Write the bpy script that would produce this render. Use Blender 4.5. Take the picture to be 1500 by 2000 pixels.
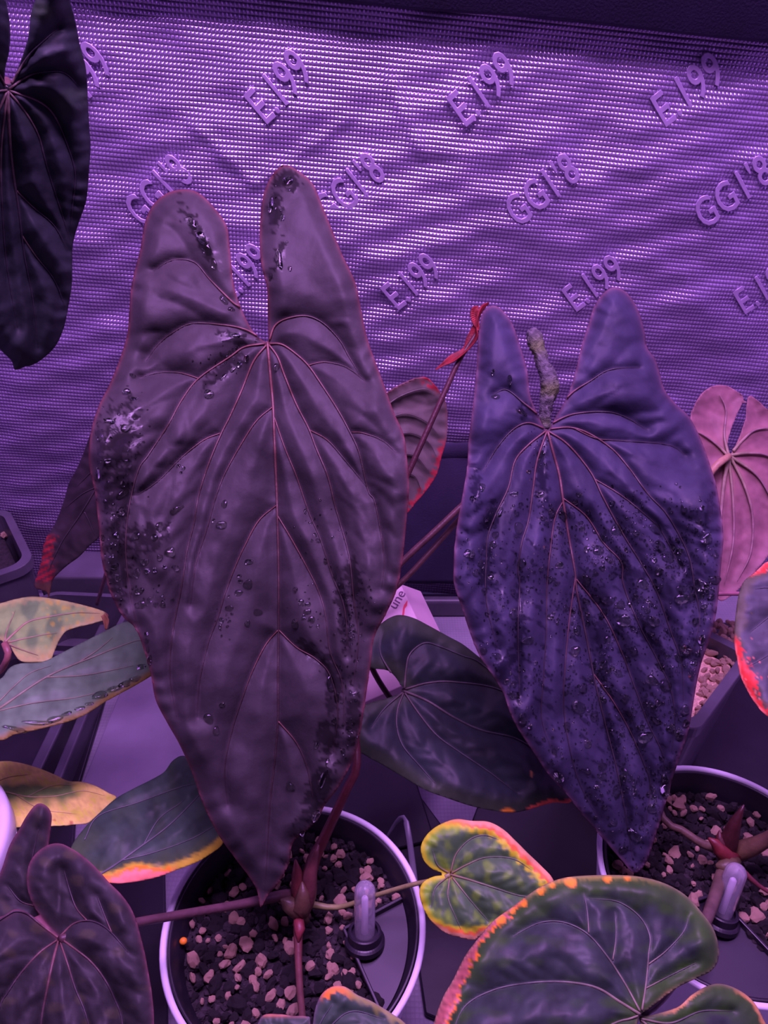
import bpy, bmesh, math, random
import numpy as np
from mathutils import Vector, Matrix

for o in list(bpy.data.objects):
    bpy.data.objects.remove(o, do_unlink=True)
S = bpy.context.scene
COL = S.collection
random.seed(7)
RNG = np.random.default_rng(7)

# ------------------------------------------------------------------ camera
CAMZ = 0.65
PITCH = math.radians(35.0)
FPX = 1444.0
cam_d = bpy.data.cameras.new('camera')
cam = bpy.data.objects.new('camera', cam_d)
COL.objects.link(cam)
cam.location = (0, 0, CAMZ)
cam.rotation_euler = (math.pi / 2 - PITCH, 0, 0)
cam_d.sensor_fit = 'VERTICAL'
cam_d.sensor_height = 36.0
cam_d.lens = 36.0 * FPX / 2000.0
cam_d.clip_start = 0.01
S.camera = cam

# ------------------------------------------------------------------ world + lamps
world = bpy.data.worlds.new('tent_air')
S.world = world
world.use_nodes = True
bg = world.node_tree.nodes['Background']
bg.inputs[0].default_value = (0.42, 0.20, 1.0, 1)
bg.inputs[1].default_value = 0.065

LAMP = (0.70, 0.30, 1.0)
def led_bar(loc, target, sx, sy, power):
    d = bpy.data.lights.new('grow_lamp_bar', 'AREA')
    d.shape = 'RECTANGLE'; d.size = sx; d.size_y = sy
    d.energy = power; d.color = LAMP
    o = bpy.data.objects.new('grow_lamp_bar', d)
    COL.objects.link(o)
    o.location = loc
    o.rotation_euler = (Vector(target) - Vector(loc)).to_track_quat('-Z', 'Y').to_euler()
led_bar((0.06, 0.24, 1.28), (0.02, 0.42, 0.2), 0.82, 0.11, 17.0)
led_bar((0.06, 0.50, 1.28), (0.02, 0.52, 0.2), 0.82, 0.11, 12.0)

vs = S.view_settings
vs.view_transform = 'Standard'
vs.look = 'None'
vs.exposure = 0.0
vs.gamma = 1.0
vs.use_curve_mapping = False

# ------------------------------------------------------------------ helpers
CP, SP = math.cos(PITCH), math.sin(PITCH)
FWD = np.array([0, CP, -SP]); UPV = np.array([0, SP, CP]); RGT = np.array([1.0, 0, 0])
CAM = np.array([0, 0, CAMZ])
def P(px, py, d):
    px = np.asarray(px, float); py = np.asarray(py, float); d = np.asarray(d, float)
    r = FWD + ((px - 750) / FPX)[..., None] * RGT - ((py - 1000) / FPX)[..., None] * UPV
    return CAM + r * d[..., None]
def PZ(px, py, z):
    r = FWD + (px - 750) / FPX * RGT - (py - 1000) / FPX * UPV
    return CAM + r * ((z - CAMZ) / r[2])
def PY(px, py, y):
    r = FWD + (px - 750) / FPX * RGT - (py - 1000) / FPX * UPV
    return CAM + r * (y / r[1])

ORG = {}
def tag(o, label=None, cat=None, group=None, kind=None):
    if label: o['label'] = label
    if cat: o['category'] = cat
    if group: o['group'] = group
    if kind: o['kind'] = kind
    return o
def thing(name, label, cat, loc, group=None):
    o = bpy.data.objects.new(name, None)
    o.empty_display_size = 0.02
    COL.objects.link(o)
    o.location = loc
    ORG[o.name] = np.array(loc, float)
    return tag(o, label, cat, group)
def mk(name, verts, faces, mat, parent=None, smooth=True, col=None, origin=None):
    verts = np.asarray(verts, float)
    if parent is not None:
        og = ORG[parent.name]
    else:
        og = np.array(origin, float) if origin is not None else np.array([0, 0, 0.0])
    me = bpy.data.meshes.new(name)
    me.from_pydata((verts - og).tolist(), [], faces if isinstance(faces, list) else faces.tolist())
    if smooth:
        me.polygons.foreach_set('use_smooth', [True] * len(me.polygons))
    if col is not None:
        at = me.color_attributes.new('Col', 'FLOAT_COLOR', 'POINT')
        c4 = np.zeros((len(verts), 4)); c4[:, :col.shape[1]] = np.clip(col, 0, 1)
        at.data.foreach_set('color', c4.ravel())
    me.update()
    me.materials.append(mat)
    o = bpy.data.objects.new(name, me)
    COL.objects.link(o)
    if parent is not None:
        o.parent = parent
    else:
        o.location = og.tolist()
    ORG[o.name] = og
    return o

def cr(pts, step, closed=False):
    """Catmull-Rom resample"""
    p = np.asarray(pts, float)
    n = len(p)
    out = []
    rng = range(n) if closed else range(n - 1)
    for i in rng:
        p1 = p[i]; p2 = p[(i + 1) % n]
        p0 = p[i - 1] if (closed or i > 0) else 2 * p1 - p2
        p3 = p[(i + 2) % n] if (closed or i + 2 < n) else 2 * p2 - p1
        k = max(1, int(round(np.linalg.norm(p2 - p1) / step)))
        t = (np.arange(k) / k)[:, None]
        out.append(0.5 * (2 * p1 + (p2 - p0) * t + (2 * p0 - 5 * p1 + 4 * p2 - p3) * t ** 2 + (3 * p1 - p0 - 3 * p2 + p3) * t ** 3))
    if not closed:
        out.append(p[-1:])
    return np.concatenate(out)

def nz(x, y, scale, seed=0, n=7):
    r = np.random.default_rng(seed + 11)
    v = 0
    for _ in range(n):
        a = r.uniform(0, 2 * math.pi); f = r.uniform(0.6, 1.7) * 2 * math.pi / scale; ph = r.uniform(0, 6.28)
        v = v + np.sin((x * math.cos(a) + y * math.sin(a)) * f + ph)
    return v / math.sqrt(n) / 1.0
def sm(a, b, x):
    t = np.clip((x - a) / (b - a), 0, 1)
    return t * t * (3 - 2 * t)
def mix(a, b, t):
    a = np.asarray(a, float); b = np.asarray(b, float)
    t = np.asarray(t)[..., None]
    return a * (1 - t) + b * t

def tube(pts, rad, sides=8, flat=1.0, cap=True):
    """swept tube; returns verts, faces"""
    pts = np.asarray(pts, float); n = len(pts)
    rad = np.broadcast_to(np.asarray(rad, float), (n,))
    tan = np.gradient(pts, axis=0)
    tan /= np.linalg.norm(tan, axis=1)[:, None] + 1e-12
    ref = np.array([0, -CP, SP])
    V = []; F = []
    for i in range(n):
        a = np.cross(tan[i], ref); la = np.linalg.norm(a)
        if la < 1e-3:
            a = np.cross(tan[i], [1, 0, 0]); la = np.linalg.norm(a)
        a /= la; b = np.cross(a, tan[i])
        for k in range(sides):
            th = 2 * math.pi * k / sides
            V.append(pts[i] + rad[i] * (a * math.cos(th) + b * flat * math.sin(th)))
    for i in range(n - 1):
        for k in range(sides):
            k2 = (k + 1) % sides
            F.append([i * sides + k, i * sides + k2, (i + 1) * sides + k2, (i + 1) * sides + k])
    if cap:
        F.append(list(range(sides))[::-1]); F.append([(n - 1) * sides + k for k in range(sides)])
    return np.array(V), F
def lathe(prof, seg=64, c=(0, 0, 0)):
    V = []; F = []
    for r, z in prof:
        for k in range(seg):
            a = 2 * math.pi * k / seg
            V.append((c[0] + r * math.cos(a), c[1] + r * math.sin(a), c[2] + z))
    for i in range(len(prof) - 1):
        for k in range(seg):
            k2 = (k + 1) % seg
            F.append([i * seg + k, i * seg + k2, (i + 1) * seg + k2, (i + 1) * seg + k])
    return np.array(V), F
def box_vf(c, s, rz=0.0):
    c = np.array(c, float); h = np.array(s, float) / 2
    V = []
    for z in (-1, 1):
        for x, y in ((-1, -1), (1, -1), (1, 1), (-1, 1)):
            X = x * h[0]; Y = y * h[1]
            V.append((c[0] + X * math.cos(rz) - Y * math.sin(rz), c[1] + X * math.sin(rz) + Y * math.cos(rz), c[2] + z * h[2]))
    F = [[3, 2, 1, 0], [4, 5, 6, 7], [0, 1, 5, 4], [1, 2, 6, 5], [2, 3, 7, 6], [3, 0, 4, 7]]
    return np.array(V), F
def bevel(o, w, seg=2):
    m = o.modifiers.new('bevel', 'BEVEL'); m.width = w; m.segments = seg; m.limit_method = 'ANGLE'
    return o
def solid(o, t, off=-1):
    m = o.modifiers.new('solid', 'SOLIDIFY'); m.thickness = t; m.offset = off
    return o

# ------------------------------------------------------------------ materials
def mat(name, col, rough=0.5, metal=0.0, spec=0.5, noise=0.0, nscale=60.0, bump=0.0, bscale=200.0, sheen=0.0,
        attr=False, trans=0.0, ior=1.45, coat=0.0, bdist=0.001, sss=0.0):
    m = bpy.data.materials.new(name); m.use_nodes = True
    nt = m.node_tree; b = nt.nodes['Principled BSDF']
    b.inputs['Roughness'].default_value = rough
    b.inputs['Metallic'].default_value = metal
    b.inputs['Specular IOR Level'].default_value = spec
    b.inputs['IOR'].default_value = ior
    b.inputs['Transmission Weight'].default_value = trans
    b.inputs['Coat Weight'].default_value = coat
    if sheen:
        b.inputs['Sheen Weight'].default_value = sheen
        b.inputs['Sheen Roughness'].default_value = 0.5
    tc = nt.nodes.new('ShaderNodeTexCoord')
    if attr:
        a = nt.nodes.new('ShaderNodeAttribute'); a.attribute_name = 'Col'
        src = a.outputs['Color']
        wr = nt.nodes.new('ShaderNodeMapRange'); wr.inputs['To Min'].default_value = rough; wr.inputs['To Max'].default_value = 0.12
        nt.links.new(a.outputs['Alpha'], wr.inputs['Value']); nt.links.new(wr.outputs[0], b.inputs['Roughness'])
    else:
        rgb = nt.nodes.new('ShaderNodeRGB'); rgb.outputs[0].default_value = (*col, 1)
        src = rgb.outputs[0]
    if noise:
        n = nt.nodes.new('ShaderNodeTexNoise'); n.inputs['Scale'].default_value = nscale; n.inputs['Detail'].default_value = 4
        nt.links.new(tc.outputs['Object'], n.inputs['Vector'])
        mr = nt.nodes.new('ShaderNodeMapRange')
        mr.inputs['From Min'].default_value = 0.3; mr.inputs['From Max'].default_value = 0.7
        mr.inputs['To Min'].default_value = 1 - noise; mr.inputs['To Max'].default_value = 1 + noise
        nt.links.new(n.outputs['Fac'], mr.inputs['Value'])
        mx = nt.nodes.new('ShaderNodeVectorMath'); mx.operation = 'SCALE'
        nt.links.new(src, mx.inputs[0]); nt.links.new(mr.outputs[0], mx.inputs['Scale'])
        src = mx.outputs[0]
    nt.links.new(src, b.inputs['Base Color'])
    if bump:
        n2 = nt.nodes.new('ShaderNodeTexNoise'); n2.inputs['Scale'].default_value = bscale; n2.inputs['Detail'].default_value = 3
        nt.links.new(tc.outputs['Object'], n2.inputs['Vector'])
        bp = nt.nodes.new('ShaderNodeBump'); bp.inputs['Strength'].default_value = bump; bp.inputs['Distance'].default_value = bdist
        nt.links.new(n2.outputs['Fac'], bp.inputs['Height']); nt.links.new(bp.outputs[0], b.inputs['Normal'])
    return m

M_LEAF = mat('velvet_leaf', (0.1, 0.1, 0.1), 0.55, spec=0.2, noise=0.13, nscale=90, bump=0.12, bscale=420, attr=True)
M_GLOSS = mat('glossy_leaf', (0.1, 0.1, 0.1), 0.5, spec=0.32, noise=0.13, nscale=110, bump=0.10, bscale=300, attr=True)
M_STEM = mat('stem', (0.1, 0.1, 0.1), 0.45, noise=0.25, nscale=120, bump=0.25, bscale=400, attr=True)
M_WHITE = mat('white_plastic', (0.72, 0.72, 0.76), 0.4, noise=0.04, nscale=25, bump=0.05, bscale=60)
M_BLACK = mat('black_plastic', (0.014, 0.012, 0.018), 0.38, noise=0.2, nscale=40, bump=0.08, bscale=120)
M_TRAY = mat('grey_black_plastic', (0.085, 0.08, 0.10), 0.42, noise=0.2, nscale=30, bump=0.12, bscale=90)
M_COVER = mat('dark_cover_plastic', (0.022, 0.020, 0.030), 0.45, noise=0.15, nscale=35, bump=0.06, bscale=60)
M_GLASS = mat('clear_plastic', (0.95, 0.95, 1.0), 0.12, trans=0.86, ior=1.22, bump=0.15, bscale=250)
M_WATER = mat('water', (0.72, 0.78, 0.70), 0.0, trans=1.0, ior=1.33)
M_ROD = mat('float_rod', (0.85, 0.8, 0.85), 0.5, noise=0.05)
M_PUMICE = mat('pumice', (0.74, 0.50, 0.33), 0.9, noise=0.35, nscale=400, bump=0.9, bscale=900)
M_LAVA = mat('dark_lava', (0.024, 0.019, 0.021), 0.85, noise=0.4, nscale=300, bump=1.0, bscale=700)
M_CLOTH = mat('navy_cloth', (0.026, 0.02, 0.05), 0.85, noise=0.2, nscale=20, bump=0.35, bscale=500)
M_SHEET = mat('grey_sheet', (0.24, 0.22, 0.27), 0.42, noise=0.18, nscale=16, bump=0.3, bscale=30, bdist=0.002)
M_BEAD = mat('orange_bead', (0.9, 0.30, 0.02), 0.5, noise=0.1)
M_SPADIX = mat('spadix', (0.1, 0.1, 0.1), 0.75, noise=0.4, nscale=350, bump=1.0, bscale=800, attr=True)
M_SPATHE = mat('spathe', (0.24, 0.020, 0.024), 0.55, noise=0.4, nscale=160, bump=0.6, bscale=260)
M_CARD = mat('printed_carton', (0.86, 0.62, 0.66), 0.5, noise=0.03, nscale=60)
M_PRINT = mat('dark_print', (0.16, 0.08, 0.16), 0.6, noise=0.05)
M_REDPR = mat('red_print', (0.85, 0.03, 0.08), 0.5, noise=0.05)

def mylar(name, base, rough, cell, ang, bdist, metal=0.85, seamdark=0.45):
    m = bpy.data.materials.new(name); m.use_nodes = True
    nt = m.node_tree; b = nt.nodes['Principled BSDF']
    L = nt.links
    tc = nt.nodes.new('ShaderNodeTexCoord')
    mp = nt.nodes.new('ShaderNodeMapping'); mp.inputs['Rotation'].default_value = (0, 0, ang)
    L.new(tc.outputs['UV'], mp.inputs['Vector'])
    sx = nt.nodes.new('ShaderNodeSeparateXYZ'); L.new(mp.outputs[0], sx.inputs[0])
    def math_(op, a, bv=None):
        n = nt.nodes.new('ShaderNodeMath'); n.operation = op
        if isinstance(a, (int, float)): n.inputs[0].default_value = a
        else: L.new(a, n.inputs[0])
        if bv is not None:
            if isinstance(bv, (int, float)): n.inputs[1].default_value = bv
            else: L.new(bv, n.inputs[1])
        return n.outputs[0]
    fx = math_('MULTIPLY', sx.outputs[0], math.pi / (cell * 0.86))
    fy = math_('MULTIPLY', sx.outputs[1], math.pi / cell)
    hx = math_('ABSOLUTE', math_('SINE', fx)); hy = math_('ABSOLUTE', math_('SINE', fy))
    h = math_('MULTIPLY', math_('POWER', hx, 0.45), math_('POWER', hy, 0.9))
    bp = nt.nodes.new('ShaderNodeBump'); bp.inputs['Strength'].default_value = 1.0; bp.inputs['Distance'].default_value = bdist
    L.new(h, bp.inputs['Height'])
    n = nt.nodes.new('ShaderNodeTexNoise'); n.inputs['Scale'].default_value = 14; n.inputs['Detail'].default_value = 6; n.inputs['Roughness'].default_value = 0.7
    L.new(tc.outputs['UV'], n.inputs['Vector'])
    rp = nt.nodes.new('ShaderNodeValToRGB')
    rp.color_ramp.elements[0].position = 0.3; rp.color_ramp.elements[0].color = (*[c * 0.72 for c in base], 1)
    rp.color_ramp.elements[1].position = 0.7; rp.color_ramp.elements[1].color = (*base, 1)
    L.new(n.outputs['Fac'], rp.inputs[0])
    # seams between the pillows are darker
    seam = math_('MULTIPLY', math_('POWER', hy, 0.35), math_('POWER', hx, 0.25))
    mr = nt.nodes.new('ShaderNodeMapRange'); L.new(seam, mr.inputs['Value'])
    mr.inputs['From Min'].default_value = 0.2; mr.inputs['From Max'].default_value = 0.9
    mr.inputs['To Min'].default_value = seamdark; mr.inputs['To Max'].default_value = 1.0
    sc = nt.nodes.new('ShaderNodeVectorMath'); sc.operation = 'SCALE'
    L.new(rp.outputs[0], sc.inputs[0]); L.new(mr.outputs[0], sc.inputs['Scale'])
    L.new(sc.outputs[0], b.inputs['Base Color'])
    b.inputs['Metallic'].default_value = metal
    b.inputs['Roughness'].default_value = rough
    L.new(bp.outputs[0], b.inputs['Normal'])
    return m
M_MYLAR = mylar('woven_mylar', (0.54, 0.43, 0.68), 0.26, 0.0040, math.radians(5), 0.00085, metal=0.66)
M_MYLARF = mylar('woven_mylar_floor', (0.36, 0.34, 0.40), 0.5, 0.0040, 0.0, 0.0001, metal=0.1, seamdark=0.85)
M_EMB = mat('embossed_mylar', (0.56, 0.46, 0.66), 0.35, metal=0.5, noise=0.1, nscale=80, bump=0.1, bscale=150)

def with_uv(o, u, v):
    me = o.data
    uv = me.uv_layers.new(name='UVMap')
    li = np.zeros(len(me.loops), int); me.loops.foreach_get('vertex_index', li)
    a = np.stack([np.asarray(u)[li], np.asarray(v)[li]], 1)
    uv.data.foreach_set('uv', a.ravel())

# ------------------------------------------------------------------ setting
WY = 0.74
def wall_off(x, z):
    """wrinkles of the hung film: metres towards the room"""
    w = 0.0016 * nz(x, z * 1.3, 0.20, 3) + 0.0011 * nz(x * 1.0, z * 2.8, 0.09, 5) + 0.00025 * nz(x, z * 2.2, 0.035, 9)
    for (x0, z0, x1, z1, a, wd) in ((-0.17, 0.555, -0.12, 0.505, 0.0025, 0.004), (0.005, 0.59, 0.035, 0.53, 0.003, 0.0035),
                                    (-0.12, 0.505, -0.03, 0.56, 0.002, 0.004), (0.04, 0.53, 0.11, 0.535, 0.0022, 0.004), (0.13, 0.535, 0.24, 0.515, 0.0018, 0.004)):
        ax, az = x1 - x0, z1 - z0; l2 = ax * ax + az * az
        t = np.clip(((x - x0) * ax + (z - z0) * az) / l2, 0, 1)
        d = np.hypot(x - x0 - t * ax, z - z0 - t * az)
        w = w + a * np.exp(-(d / wd) ** 2)
    return w
def grid(nu, nv):
    idx = np.arange(nu * nv).reshape(nv, nu)
    return np.stack([idx[:-1, :-1], idx[:-1, 1:], idx[1:, 1:], idx[1:, :-1]], -1).reshape(-1, 4)
nu, nv = 260, 200
X, Z = np.meshgrid(np.linspace(-0.62, 0.62, nu), np.linspace(0, 0.95, nv))
V = np.stack([X, WY - wall_off(X, Z), Z], -1).reshape(-1, 3)
wall = mk('wall_back', V, grid(nu, nv), M_MYLAR)
with_uv(wall, X.ravel(), Z.ravel())
tag(wall, 'silver woven reflective tent wall behind the plants', None, kind='structure')

# embossed marks on the film (diagonal, three staggered rows)
def text_mesh(body, size, depth):
    cu = bpy.data.curves.new('t', 'FONT'); cu.body = body; cu.size = size
    cu.extrude = depth; cu.bevel_depth = depth * 0.75; cu.bevel_resolution = 1; cu.resolution_u = 3
    cu.align_x = 'CENTER'; cu.align_y = 'CENTER'; cu.space_character = 1.05
    ob = bpy.data.objects.new('t', cu); COL.objects.link(ob)
    dg = bpy.context.evaluated_depsgraph_get()
    me = bpy.data.meshes.new_from_object(ob.evaluated_get(dg))
    bpy.data.objects.remove(ob, do_unlink=True)
    return me
EMB = {'a': text_mesh('E.199', 0.030, 0.0005), 'b': text_mesh("GG1'8", 0.030, 0.0005)}
for me in EMB.values():
    me.materials.clear(); me.materials.append(M_EMB)
for (px, py, k) in ((160, 158, 'a'), (547, 172, 'a'), (943, 176, 'a'), (1343, 178, 'a'),
                    (312, 376, 'b'), (683, 374, 'b'), (1058, 374, 'b'), (1430, 378, 'b'),
                    (475, 532, 'a'), (805, 550, 'a'), (1160, 556, 'a'), (1495, 560, 'a')):
    q = PY(px, py, WY)
    o = bpy.data.objects.new('embossed_mark', EMB[k]); COL.objects.link(o)
    o.parent = wall
    o.location = (q[0], WY - float(wall_off(q[0], q[2])) - 0.0016, q[2])
    o.rotation_euler = Matrix(((1, 0, 0), (0, 0, -1), (0, 1, 0))).to_euler()
    R = Matrix.Rotation(math.pi / 2, 4, 'X') @ Matrix.Rotation(math.radians(40), 4, 'Z') @ Matrix.Shear('XZ', 4, (0.0, 0.0))
    o.rotation_euler = R.to_euler()
    o.scale = (0.86, 1.42, 1)

# side walls of the tent (just outside the picture)
for nm, x in (('wall_left', -0.62), ('wall_right', 0.62)):
    Yg, Zg = np.meshgrid(np.linspace(-0.15, WY, 40), np.linspace(0, 0.95, 40))
    Vv = np.stack([np.full_like(Yg, x) + 0.002 * nz(Yg, Zg, 0.15, 21), Yg, Zg], -1).reshape(-1, 3)
    o = mk(nm, Vv, grid(40, 40), M_MYLAR)
    with_uv(o, Yg.ravel(), Zg.ravel())
    tag(o, 'silver woven reflective side wall of the tent', None, kind='structure')

# black flap hanging along the top of the back wall, edge falling to the right
fl = []
fn = 60
for i in range(fn):
    t = i / (fn - 1); px = -100 + t * 1800
    e = PY(px, -66 + 0.094 * (px + 0) + 3 * math.sin(px * 0.01), WY - 0.022)
    fl.append(e)
fl = np.array(fl)
rows = []
for (dy, dz) in ((0.0, 0.0), (0.004, -0.002), (0.018, 0.03), (0.020, 0.30)):
    r = fl.copy(); r[:, 1] += dy; r[:, 2] += dz; rows.append(r)
r0 = fl.copy(); r0[:, 2] += 0.30
Vf = np.concatenate([r0] + rows)
flap = mk('trim_1', Vf, grid(fn, 5), M_CLOTH)
tag(flap, 'black fabric flap along the top of the tent wall', None, kind='structure')

# floor
nu, nv = 80, 60
X, Y = np.meshgrid(np.linspace(-0.62, 0.62, nu), np.linspace(-0.15, WY, nv))
Zf = 0.0006 * nz(X, Y, 0.2, 31)
floor = mk('floor', np.stack([X, Y, Zf], -1).reshape(-1, 3), grid(nu, nv), M_MYLARF)
with_uv(floor, X.ravel(), Y.ravel())
tag(floor, 'silvery woven tent floor under the pots', None, kind='structure')
# ------------------------------------------------------------------ dark cloth skirt low on the back wall
sk_t = PY(760, 868, WY - 0.012); sk_b = PY(760, 1142, WY - 0.03)
nu, nv = 70, 30
xs = np.linspace(-0.05, 0.33, nu)
rowsV = []
for j in range(nv):
    t = j / (nv - 1)
    z = sk_t[2] * (1 - t) + sk_b[2] * t
    y = (WY - 0.012) * (1 - t) + (WY - 0.03) * t + 0.003 * nz(xs, np.full_like(xs, z), 0.12, 41)
    rowsV.append(np.stack([xs, y, np.full_like(xs, z)], -1))
sk = mk('cloth_panel', np.concatenate(rowsV)[::1], grid(nu, nv)[:, ::-1], M_CLOTH, origin=(0.14, WY - 0.02, sk_b[2]))
solid(sk, 0.002)
tag(sk, 'dark navy cloth panel hanging low on the reflective wall', 'cloth')
Vb = []; 
for k, (dy, dz) in enumerate(((-0.001, 0.002), (-0.0035, 0.0), (-0.0035, -0.016), (-0.001, -0.019))):
    r = rowsV[0].copy(); r[:, 1] += dy; r[:, 2] += dz; Vb.append(r)
hem = mk('hem', np.concatenate(Vb), grid(nu, 4)[:, ::-1], M_CLOTH, parent=sk)

# ------------------------------------------------------------------ leaves
LEAF_INFO = {}
def dist_poly(pts, poly, chunk=4000):
    """distance + index of the nearest sample of poly"""
    D = np.empty(len(pts)); I = np.empty(len(pts), int)
    for a in range(0, len(pts), chunk):
        q = pts[a:a + chunk]
        d2 = (q[:, :1] - poly[None, :, 0]) ** 2 + (q[:, 1:] - poly[None, :, 1]) ** 2
        i = d2.argmin(1); I[a:a + chunk] = i; D[a:a + chunk] = np.sqrt(d2[np.arange(len(q)), i])
    return D, I
def inside(pts, poly):
    x, y = pts[:, 0], pts[:, 1]
    c = np.zeros(len(pts), bool)
    q = np.roll(poly, -1, 0)
    for (x1, y1), (x2, y2) in zip(poly, q):
        if y1 == y2: continue
        m = (y1 > y) != (y2 > y)
        if m.any():
            c[m] ^= x[m] < (x2 - x1) * (y[m] - y1) / (y2 - y1) + x1
    return c

class Leaf:
    def __init__(s, outline, veins, depth, step=5.0, A=0.0030, w=24, A2=0.0012, w2=12, sec=52, rip=0.0012, riplen=34,
                 nA=0.0010, cup=0.0, seed=0, side=1, secang=52, a2f=None):
        s.out = cr(outline, 3.0, True); s.depth = depth; s.step = step
        s.veins = [cr(v, 4.0) for v in veins]
        s.A, s.w, s.A2, s.w2, s.rip, s.riplen, s.nA, s.cup, s.seed, s.side = A, w, A2, w2, rip, riplen, nA, cup, seed, side
        s.vall = np.concatenate(s.veins); s.a2f = a2f
        r = np.random.default_rng(seed + 100)
        br = []
        for v in s.veins:
            L = np.concatenate([[0], np.cumsum(np.linalg.norm(np.diff(v, axis=0), axis=1))])
            a = sec * 0.7
            while a < L[-1] - 10:
                i = int(np.searchsorted(L, a)); t = v[min(i + 2, len(v) - 1)] - v[max(i - 2, 0)]
                th = math.atan2(t[1], t[0])
                for sd in (-1, 1):
                    an = th + sd * math.radians(secang + r.uniform(-4, 4)); p = v[i].copy()
                    ln = sec * r.uniform(1.0, 1.7); pts = []
                    for k in range(int(ln / 4)):
                        p = p + 4 * np.array([math.cos(an), math.sin(an)]); an -= sd * 0.028
                        pts.append(p.copy())
                    pts = np.array(pts)
                    br.append(pts)
                a += sec * r.uniform(0.8, 1.25)
        if br:
            b = np.concatenate(br); b = b[inside(b, s.out)]
            s.ball = b if len(b) else None
        else:
            s.ball = None
    def eval(s, pts):
        x, y = pts[:, 0], pts[:, 1]
        dv, _ = dist_poly(pts, s.vall)
        de, ie = dist_poly(pts, s.out)
        ef = sm(0, 34, de)
        h = s.A * (1 - np.exp(-dv / s.w)) * (0.25 + 0.75 * ef)
        if s.ball is not None:
            db, _ = dist_poly(pts, s.ball)
            a2 = s.A2 * (s.a2f(x, y) if s.a2f else 1.0)
            h = h + a2 * (1 - np.exp(-db / s.w2)) * (1 - np.exp(-dv / 14)) * (0.3 + 0.7 * ef)
        if s.rip:
            arc = ie * 3.0
            h = h + s.rip * np.sin(arc * 2 * math.pi / s.riplen + 1.5 * nz(x, y, 120, s.seed + 5)) * np.exp(-de / 22) * (1 - np.exp(-de / 5)) * (0.6 + 0.4 * nz(x, y, 150, s.seed + 6))
        h = h + s.nA * nz(x, y, 170, s.seed + 1) + 0.18 * s.nA * nz(x, y, 60, s.seed + 2) + 0.03 * s.nA * nz(x, y, 22, s.seed + 3)
        h = h - 0.002 * np.exp(-de / 9)
        d = s.depth(x, y) - s.side * h
        return d, de, dv
    def surf(s, pts):
        pts = np.asarray(pts, float).reshape(-1, 2)
        d, _, _ = s.eval(pts)
        return P(pts[:, 0], pts[:, 1], d)
    def normal(s, pts):
        pts = np.asarray(pts, float).reshape(-1, 2)
        a = s.surf(pts); b = s.surf(pts + [3, 0]); c = s.surf(pts + [0, 3])
        n = np.cross(c - a, b - a); n /= np.linalg.norm(n, axis=1)[:, None]
        fl = (n * (CAM - a)).sum(1) < 0
        n[fl] *= -1
        return n
    def mesh(s, colfn):
        o = s.out; st = s.step
        x0, y0 = o.min(0) - st; x1, y1 = o.max(0) + st
        nx = int((x1 - x0) / st) + 2; ny = int((y1 - y0) / st) + 2
        gx, gy = np.meshgrid(x0 + np.arange(nx) * st, y0 + np.arange(ny) * st)
        pts = np.stack([gx.ravel(), gy.ravel()], 1)
        ins = inside(pts, o)
        q = grid(nx, ny)
        keep = ins[q].sum(1) >= 1
        q = q[keep]
        used = np.unique(q)
        outv = used[~ins[used]]
        _, ii = dist_poly(pts[outv], o)
        pts[outv] = o[ii]
        remap = -np.ones(len(pts), int); remap[used] = np.arange(len(used))
        q = remap[q]; pts = pts[used]
        d, de, dv = s.eval(pts)
        V = P(pts[:, 0], pts[:, 1], d)
        c = colfn(pts[:, 0], pts[:, 1], de, dv)
        # remove degenerate duplicates inside quads
        F = []
        for f in q.tolist():
            F.append([f[0], f[3], f[2], f[1]])
        return V, F, c

def build_leaf(parent, patches, colfn, m=M_LEAF, label=None, vr=(3.4, 1.0), vcol=((0.30, 0.12, 0.10), (0.13, 0.08, 0.10)), th=0.0007, vein_lift=0.0, name='leaf'):
    Vs, Fs, Cs, off = [], [], [], 0
    for lf in patches:
        V, F, c = lf.mesh(colfn)
        Vs.append(V); Cs.append(c); Fs += [[i + off for i in f] for f in F]; off += len(V)
    o = mk(name, np.concatenate(Vs), Fs, m, parent=parent, col=np.concatenate(Cs))
    # clean degenerate faces
    bm = bmesh.new(); bm.from_mesh(o.data)
    bmesh.ops.remove_doubles(bm, verts=bm.verts, dist=1e-5)
    bm.to_mesh(o.data); bm.free()
    solid(o, th, -1)
    if label: o['label'] = label
    first = True
    for lf in patches:
        for v in lf.veins:
            ins = inside(v, lf.out)
            vv = v[ins]
            if len(vv) < 4: continue
            pts = lf.surf(vv)
            n = len(vv); t = np.linspace(0, 1, n)
            d = np.mean(np.linalg.norm(pts - CAM, axis=1))
            root = np.linalg.norm(v[0] - lf.veins[0][0]) < 22
            k = 1.0 if first else (0.62 if root else 0.28)
            rad = ((vr[0] * k * (1 - t) ** 0.8 + vr[1]) * np.minimum(1, 0.25 + 4 * (1 - t))) * d / FPX * 0.5
            tc = CAM - pts; tc /= np.linalg.norm(tc, axis=1)[:, None]
            Vt, Ft = tube(pts + tc * (0.0003 + lf.A * (1 - math.exp(-0.6 * lf.step / lf.w)) + 0.12 * lf.A2), rad, 6, 0.75)
            tt = np.repeat(t, 6)
            mk('midrib' if first else 'vein', Vt, Ft, M_STEM, parent=o, col=mix(np.tile(vcol[0], (len(tt), 1)), np.tile(vcol[1], (len(tt), 1)), sm(0, 0.55, tt)))
            first = False
    return o

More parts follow.
